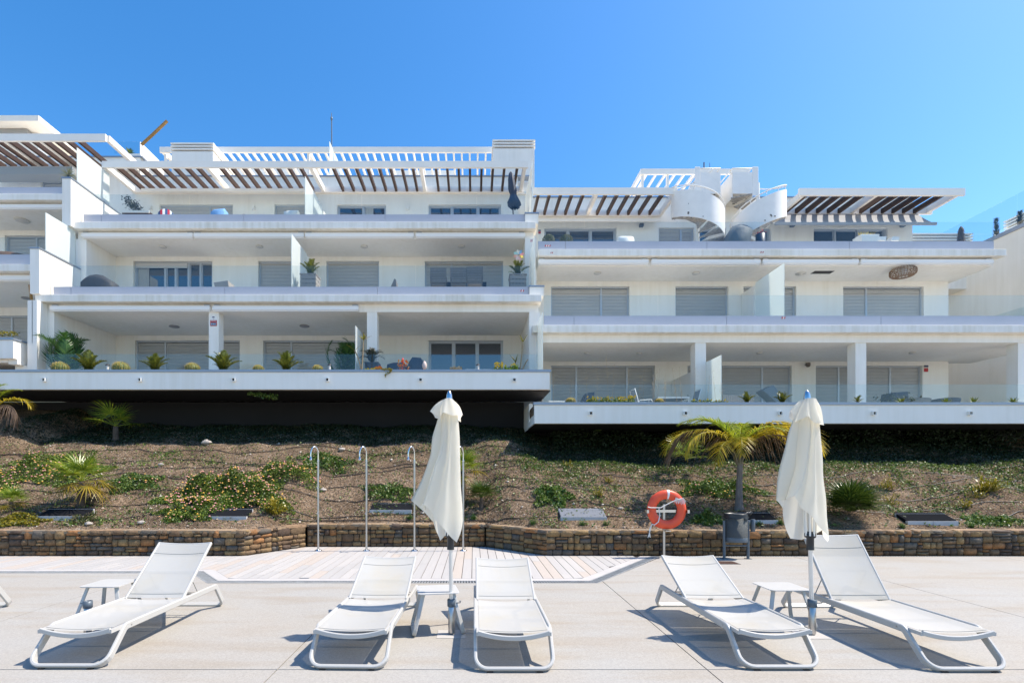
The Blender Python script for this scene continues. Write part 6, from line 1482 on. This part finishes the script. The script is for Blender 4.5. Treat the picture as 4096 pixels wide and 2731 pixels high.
# yucca on the far left block, bamboo poles
t = thing('yucca', 'spiky yucca on the far left upper terrace in front of the glass divider', 'plant', (X(275,18.9), 18.9, f4)); m = MB(); r = random.Random(4)
for i in range(120): a = r.uniform(0,2*PI); e = r.uniform(-.6,1.5); blade(m, Vector((X(275,18.9), 18.9, Z(705,18.9))), (math.cos(a)*math.cos(e), math.sin(a)*math.cos(e), math.sin(e)), r.uniform(.3,.48), .012, .25, seg=3)
m.build('leaves', leafmat('yucca_leaf', [(.16,.18,.04),(.25,.24,.07),(.30,.22,.10)], .5, .3), t); m = MB(); m.lathe([(.12,0),(.16,.4),(.13,.41)], (X(275,18.9),18.9,f4), 12); m.tube([(X(275,18.9),18.9,f4+.4),(X(275,18.9),18.9,Z(705,18.9))], .04, 8); m.build('pot', POTD, t)
BAM = mat('bamboo', (.36,.20,.06), .6, var=.3, scale=8)
q = 22.1
m = MB(); m.tube([(X(566,q),q,Z(580,q)),(X(610,q),q,Z(540,q)),(X(669,q),q,Z(484,q))], .06, 10); m.build('bamboo_pole', BAM, None, 'brown bamboo pole leaning up against the sky at upper left', 'pole')
q = 17.6; m = MB(); m.tube([(X(133,q),q,f2+.1),(X(128,q),q,Z(1220,q)),(X(120,q),q,Z(1140,q))], .045, 10); m.build('bamboo_pole', BAM, None, 'short bamboo pole on the far left balcony, beside the frosted screen', 'pole')
q = 17.9; covered('brown straw parasol top lying on the far left balcony', [(-10,1042),(-5,1018),(30,1011),(70,1014),(110,1022),(140,1030),(150,1042)], 17.6, .9, f3, mat('straw', (.20,.11,.06), .9, var=.4, scale=30), 'straw_cover', 'cover')
t = thing('agave', 'green agave on the far left roof corner beside the bamboo pole', 'plant', (X(515,22.3), 22.3, Z(615,22.3))); m = MB(); r = random.Random(6)
for i in range(20): a = i*2.4; e = r.uniform(.2, 1.3); blade(m, Vector((X(515,22.3), 22.35, Z(614,22.3))), (math.cos(a)*math.cos(e), math.sin(a)*math.cos(e), math.sin(e)), .3, .05, .1, seg=3)
m.build('leaves', MATS['agave_leaf'], t)
r = random.Random(16); m = MB()
for i in range(300): leaf_quad(m, Vector((X(r.uniform(-20,75),16.2), 16.15+r.gauss(0,.06), Z(1345-r.random()*18,16.2))), rand_n(r), .03, r)
m.build('planter_greenery', YEL, None, kind='stuff')
# wicker lamp
dd = 17.9; xx, zz = X(3612,dd), t4-.48; t = thing('wicker_lamp', 'round brown wicker lamp on the ceiling of the right first floor terrace', 'ceiling lamp', (xx, dd, zz-.35)); m = MB()
for k in range(26): a = 2*PI*k/26; m.tube([(xx+.30*math.cos(a),dd+.30*math.sin(a),zz-.02),(xx+.38*math.cos(a),dd+.38*math.sin(a),zz-.10),(xx+.38*math.cos(a),dd+.38*math.sin(a),zz-.22),(xx+.28*math.cos(a),dd+.28*math.sin(a),zz-.31),(xx+.14*math.cos(a),dd+.14*math.sin(a),zz-.32)], .009, 4)
for z_, q in ((-.04,.32),(-.09,.37),(-.14,.385),(-.19,.385),(-.24,.37),(-.29,.32),(-.315,.24),(-.32,.15)): m.tube([(xx+q*math.cos(2*PI*i/28),dd+q*math.sin(2*PI*i/28),zz+z_) for i in range(28)], .010, 4, closed=True)
m.build('wicker_shade', WICKL, t); m = MB(); m.lathe([(.10,-.25),(.14,-.2),(.14,-.12),(.05,-.02)], (xx,dd,zz), 14); m.build('bulb', LGREY, t)
# signs
def sign(px, py, w, h, d, label, parts):
    x, z = X(px, d), Z(py, d); W_, H_ = w*d/F, h*d/F; t = thing('alarm_sign', label, 'sign', (x, d-.004, z-H_/2)); m = MB(); m.box(x-W_/2, x+W_/2, d-.012, d-.002, z-H_/2, z+H_/2); m.build('plate', WMET, t)
    for (u0,u1,v0,v1,mm) in parts: m = MB(); m.box(x-W_/2+W_*u0, x-W_/2+W_*u1, d-.014, d-.0125, z-H_/2+H_*v0, z-H_/2+H_*v1); m.build('print', mm, t)
    return t, x, z, W_, H_
def text(s_, x, z, size, d, m_, parent, ext=.001):
    cu = bpy.data.curves.new('lettering', 'FONT'); cu.body = s_; cu.size = size; cu.extrude = ext; cu.align_x = 'CENTER'; cu.align_y = 'CENTER'; cu.materials.append(m_)
    tmp = bpy.data.objects.new('lettering', cu); COL.objects.link(tmp); bpy.context.view_layer.update(); me = bpy.data.meshes.new_from_object(tmp.evaluated_get(bpy.context.evaluated_depsgraph_get())); bpy.data.objects.remove(tmp); me.materials.clear(); me.materials.append(m_)
    o = bpy.data.objects.new('lettering', me); COL.objects.link(o); o.parent = parent; o.location = Vector((x, d, z))-org(parent); o.rotation_euler = (R(90),0,0)
t, x, z, W_, H_ = sign(855, 1285, 26, 40, 16.64, 'alarm sign, white over red, high on the first column of the left ground floor terrace', [(.0,1,.02,.60,RED),(.08,.92,.10,.34,WMET),(.3,.65,.84,.96,NAVY)])
text('Alarma', x, z+H_*.01, .055, 16.64-.016, WMET, t); text('~', x, z+H_*.22, .10, 16.64-.016, NAVY, t)
m = MB()
for i in range(3): m.box(x-W_*.36+W_*.25*i, x-W_*.36+W_*.25*i+W_*.18, 16.64-.016, 16.64-.0145, z-H_*.38, z-H_*.18)
m.build('print', MATS['petal_1'], t)
t, x, z, W_, H_ = sign(3703, 1474, 20, 28, 19.2, 'small alarm sign, dark over red, beside the rightmost ground floor shutters', [(.04,.96,.70,.97,NAVY),(.08,.92,.04,.62,RED)])
text('ALARMA', x, z+H_*.08, .05, 19.2-.016, WMET, t)
t, x, z, W_, H_ = sign(2158, 928, 11, 17, 20.8, 'tiny alarm sign left of the glass doors on the right roof terrace', [(.04,.96,.66,.97,NAVY),(.04,.96,.04,.60,RED)])
# red and white warning stickers
for px, py, w, h, d, l in ((2191,983,22,7,17.74,'red and white striped tape on the grey roof terrace panel beside the box balls'),(2207,1011,9,6,17.49,'red scrap of tape on the white fascia below the right roof terrace'),(3048,1009,12,6,17.49,'red and white tape scrap on the fascia near the spiral stairs'),(3134,1271,14,8,16.37,'red and white sticker below the first floor divider at right'),(2089,1163,13,7,16.61,'red and white sticker at the right end of the first floor panel'),(2126,963,7,10,16.515,'small red tape scrap on the white pier between the buildings')):
    t = thing('warning_tape', l, 'tape', (X(px,d), d-.003, Z(py,d))); x0, z0 = X(px-w/2,d), Z(py+h/2,d); W_, H_ = w*d/F, h*d/F; n = 5 if w > 18 else 3
    for i in range(n):
        a = x0+W_*i/n; b_ = a+W_/n; s_ = W_/n*.5; q = MB(); q.add([(a-s_/2,d-.003,z0),(b_-s_/2,d-.003,z0),(b_+s_/2,d-.003,z0+H_),(a+s_/2,d-.003,z0+H_)], [(0,1,2,3)]); q.build('stripe', RED if i % 2 == 0 else WMET, t)
# antenna, roof bits
q = 23.5; t = thing('antenna', 'thin lightning mast standing on the roof against the sky', 'antenna', (X(1328,q), q, zr)); MB().tube([(X(1328,q),q,zr),(X(1326.5,q),q,Z(478,q)),(X(1326,q),q,Z(452,q))], [.03,.025,.012], 8).build('mast', DGREY, t)
m = MB(); m.lathe([(.03,0),(.05,.03),(.05,.12),(.02,.15)], (X(1326.3,q),q,Z(482,q)), 8); m.build('insulator', DGREY, t)
for px, y0, y1, l in ((2816,672,650,'thick short roof aerial above the spiral stairs'),(2839,672,652,'thin short roof aerial above the spiral stairs')):
    MB().tube([(X(px,22.8),22.8,Z(y0,22.8)),(X(px,22.8),22.8,Z(y1,22.8))], .03 if px < 2820 else .012, 6).build('aerial', DGREY, None, l, 'aerial')
for px, l in ((2563,'dark wall lamp right of the box balls, roof terrace'),(3165,'dark wall lamp right of the spiral stairs'),(3605,'dark wall lamp at the right end of the roof terrace')):
    d = 20.8; m = MB(); m.box(X(px,d)-.08, X(px,d)+.08, d-.14, d-.002, Z(911,d), Z(899,d)); m.box(X(px,d)-.06, X(px,d)+.06, d-.16, d-.141, Z(909,d), Z(901,d)); m.build('wall_lamp', DGREY, None, l, 'lamp', bevel=.01)
m = MB(); dd = 19.2; m.lathe([(.08,0),(.08,-.10),(.05,-.14),(.02,-.15)], (X(3221,dd), dd-.16, Z(1455,dd)), 14); m.box(X(3221,dd)-.02, X(3221,dd)+.02, dd-.12, dd-.002, Z(1462,dd), Z(1458,dd)); m.build('wall_lamp', mat('bronze_lamp', (.12,.10,.08), .5), None, 'round wall lamp on the right ground floor wall', 'lamp')
# roof terrace right: white planter, chairs, pot with red flowers
d = 18.4; a, b_ = X(3441,d), X(3516,d); t = thing('window_box', 'white oval planter with dry plants on the right roof terrace', 'planter', ((a+b_)/2, d, t4)); m = MB(); zt = Z(938,d); zl = t4+.2
m.add([(a+.1,d,zl),(b_-.1,d,zl),(b_-.1,d+.35,zl),(a+.1,d+.35,zl),(a,d-.04,zt),(b_,d-.04,zt),(b_,d+.4,zt),(a,d+.4,zt)], [(3,2,1,0),(4,5,6,7),(0,1,5,4),(1,2,6,5),(2,3,7,6),(3,0,4,7)]); m.build('tub', WMET, t, bevel=.02); r = random.Random(9); m = MB()
for i in range(120): u = r.random(); blade(m, Vector((a+.1+(b_-a-.2)*u, d+.15, zt)), rand_n(r, 1.2), r.uniform(.12,.26), .01, .3)
m.build('plants', PALM_Y, t)
for px, l in ((3530,'white chair back right of the oval planter, roof terrace'),(3583,'rightmost white chair back on the roof terrace')):
    slab_chair(l, [(px-17,962),(px-13,946),(px+17,946),(px+13,962)], 18.5, WMET, t4)
d = 18.3; x = X(3042,d); t = thing('potted_flower', 'navy pot with red flowers right of the spiral stairs', 'potted plant', (x, d, t4)); m = MB(); m.lathe([(.1,0),(.15,.05),(.16,Z(938,d)-t4),(.13,Z(938,d)-t4+.01)], (x,d,t4), 16); m.build('pot', POTD, t)
m = MB(); r = random.Random(2)
for i in range(60): leaf_quad(m, Vector((x+r.gauss(0,.07), d+r.gauss(0,.05), Z(931,d)+r.gauss(0,.035))), rand_n(r), .035, r)
m.build('blossoms', REDF, t)
# plants on the neighbour's roof at right
for (px, py, h, w, d, lm, l) in ((3844,957,52,20,19.6,PALM_B,'dry brown drooping plant above the end of the roof terrace'),(3985,944,62,18,20.2,DRK,'dark slim cypress like shrub on the neighbouring roof'),(4080,915,62,20,19.3,DRK,'greyish slim shrub on the neighbouring roof at the right edge')):
    x = X(px,d) if d < 20 else 20.75; r = random.Random(px); m = MB(); zb = Z(py,d); H_ = h*d/F
    if px > 3950: x = 20.9; d = x*F/(px-CX); zb = E+9.15; H_ = h*d/F*1.05+ (Z(py,d)-zb)
    for i in range(500): u = r.random(); rr = w*d/F*.5*(1.1-u)**.6; a = r.uniform(0,2*PI); blade(m, Vector((x+rr*.6*math.cos(a), d+rr*.6*math.sin(a), zb+H_*u)), (math.cos(a)*.6, math.sin(a)*.6, -.8 if lm is PALM_B else .8), .14, .012, .2)
    t = thing('slim_shrub', l, 'shrub', (x, d, zb)); m.build('foliage', lm, t); MB().tube([(x,d,zb-.15),(x,d,zb+H_*.8)], .03, 6).build('stem', TWIG, t)

# ------------------------------------------------------------------ the two spiral stairs
STW = mat('weathered_white_steel', (.87,.845,.80), .65, var=.06, scale=3)
SCAR = mat('flaked_paint', (.16,.15,.14), .8); TREAD = mat('stair_tread', (.42,.40,.37), .7, var=.5, scale=14)
UNDER, _nt, _b = nodes('flaking_underside'); _b.inputs['Roughness'].default_value = .8
_n = _nt.nodes.new('ShaderNodeTexNoise'); _n.inputs['Scale'].default_value = 6; _n.inputs['Detail'].default_value = 6; _nt.links.new(mapped(_nt), _n.inputs['Vector'])
_r = _nt.nodes.new('ShaderNodeValToRGB'); _r.color_ramp.elements[0].position = .56; _r.color_ramp.elements[0].color = (.70,.66,.58,1); _r.color_ramp.elements[1].position = .60; _r.color_ramp.elements[1].color = (.17,.15,.13,1)
_nt.links.new(_n.outputs[0], _r.inputs[0]); _nt.links.new(_r.outputs[0], _b.inputs['Base Color'])
def spiral(label, cx, cy, mir, bx0, bx1):
    t = thing('spiral_staircase', label, 'staircase', (cx, cy, t4), 0, 'pair of white spiral stairs'); rr = .93
    A0, A1 = R(-128), R(330); rate = .364; z0 = t4
    zz = lambda a: z0 + (a-A0)*rate
    P = lambda a, q, z: (cx + mir*q*math.cos(a), cy - q*math.sin(a), z)
    n = 110; vs = []; A2 = R(196)
    for i in range(n+1):
        a = A0+(A2-A0)*i/n; z = zz(a)
        lo_ = z-.04; hi = z+.94
        vs += [P(a,rr,lo_), P(a,rr,hi), P(a,rr-.02,lo_), P(a,rr-.02,hi)]
    m = MB(); m.add(vs, [f for i in range(n) for f in ((4*i,4*i+4,4*i+5,4*i+1),(4*i+2,4*i+3,4*i+7,4*i+6),(4*i+1,4*i+5,4*i+7,4*i+3),(4*i,4*i+2,4*i+6,4*i+4))], False); m.build('balustrade', STW, t)
    m = MB(); m.tube([P(A0+(A1-A0)*i/n, rr-.01, zz(A0+(A1-A0)*i/n)+1.10) for i in range(n+1)], .022, 8); m.build('handrail', STW, t)
    m = MB()
    for i in range(0, n+1, 14): a = A0+(A1-A0)*i/n; m.tube([P(a,rr-.01,zz(a)+.9), P(a,rr-.01,zz(a)+1.12)], .012, 6)
    m.build('rail_posts', STW, t)
    m = MB(); m.tube([(cx,cy,t4),(cx,cy,t4+3.2)], .065, 14); m.build('newel', STW, t)
    k = 17
    for i in range(k):
        a = A0+(A1-A0)*i/k; b_ = a+(A1-A0)/k*1.15; z = zz(a)+.14; q = MB(); pts = [P(a,.06,z),P(a,rr-.03,z),P((a+b_)/2,rr-.03,z),P(b_,rr-.03,z),P(b_,.06,z)]
        q.add(pts+[(p[0],p[1],p[2]-.04) for p in pts], [(0,1,2,3,4),(9,8,7,6,5)]+[(j,j+5,(j+1)%5+5,(j+1)%5) for j in range(5)]); q.mi[-6:] = [0,1,0,0,0,0]; q.build('tread', [TREAD, UNDER], t)
    # bridge from the stair head to the roof
    zb = E+10.78; y0, y1 = 19.8, dpb+.1
    m = MB(); m.box(bx0, bx1, y0, y1, zb, zb+.06); o = m.build('bridge_floor', UNDER, t)
    m = MB(); m.box(bx0, bx1, y0-.02, y0-.001, zb-.01, zb+.82); m.box(bx0-.02, bx0-.001, y0, y1, zb-.16, zb+.82); m.box(bx1+.001, bx1+.02, y0, y1, zb-.16, zb+.82); m.build('bridge_guard', STW, t)
    m = MB(); m.tube([(bx0,y1,zb+.98),(bx0,y0,zb+.98),(bx1,y0,zb+.98),(bx1,y1,zb+.98)], .025, 8); m.build('bridge_handrail', STW, t)
    return t
st1 = spiral('left spiral staircase of the pair, white steel, curving out to the left', X(2790,19.2), 19.2, 1, X(2803,19.8), X(2880,19.8))
st2 = spiral('right spiral staircase of the pair, white steel, curving out to the right', X(3031,19.2), 19.2, -1, X(2931,19.8), X(3008,19.8))
for st, a, b_ in ((st1, 2780, 2801), (st2, 3010, 3034)):
    m = MB(); q = 19.0; m.box(X(a,q), X(b_,q), q, q+.03, Z(782,q), Z(667,q)); m.build('end_panel', STW, st, bevel=.01)
for st, L_ in ((st1, ((640*.2764+2550, 850,7),(2727,852,10),(2812,866,4),(2742,815,3),(2760,872,5))), (st2, ((3085,862,9),(3060,882,5),(3100,865,6)))):
    cxs = st.location.x; 
    for px, py, s_ in L_:
        q = 18.28; x = X(px,q); dy = math.sqrt(max(.01, .935**2-(x-cxs)**2)); y = 19.2-dy-.004; x = X(px,y); dy = math.sqrt(max(.01,.937**2-(x-cxs)**2)); y = 19.2-dy-.003; z = Z(py,y); r = random.Random(px); u = s_*.0045
        tx = Vector((dy, -(cxs-x) if False else (x-cxs), 0)); nx = Vector(((x-cxs), -dy, 0)).normalized(); tg = Vector((-nx.y, nx.x, 0))
        pts = []
        for i in range(9): a = 2*PI*i/9; w = u*r.uniform(.6,1.3); pts.append(Vector((x,y,z))+tg*w*math.cos(a)+Vector((0,0,1))*w*math.sin(a)*1.2+nx*.004)
        q_ = MB(); q_.add(pts, [tuple(range(9))]); q_.build('paint_flake', SCAR, st)
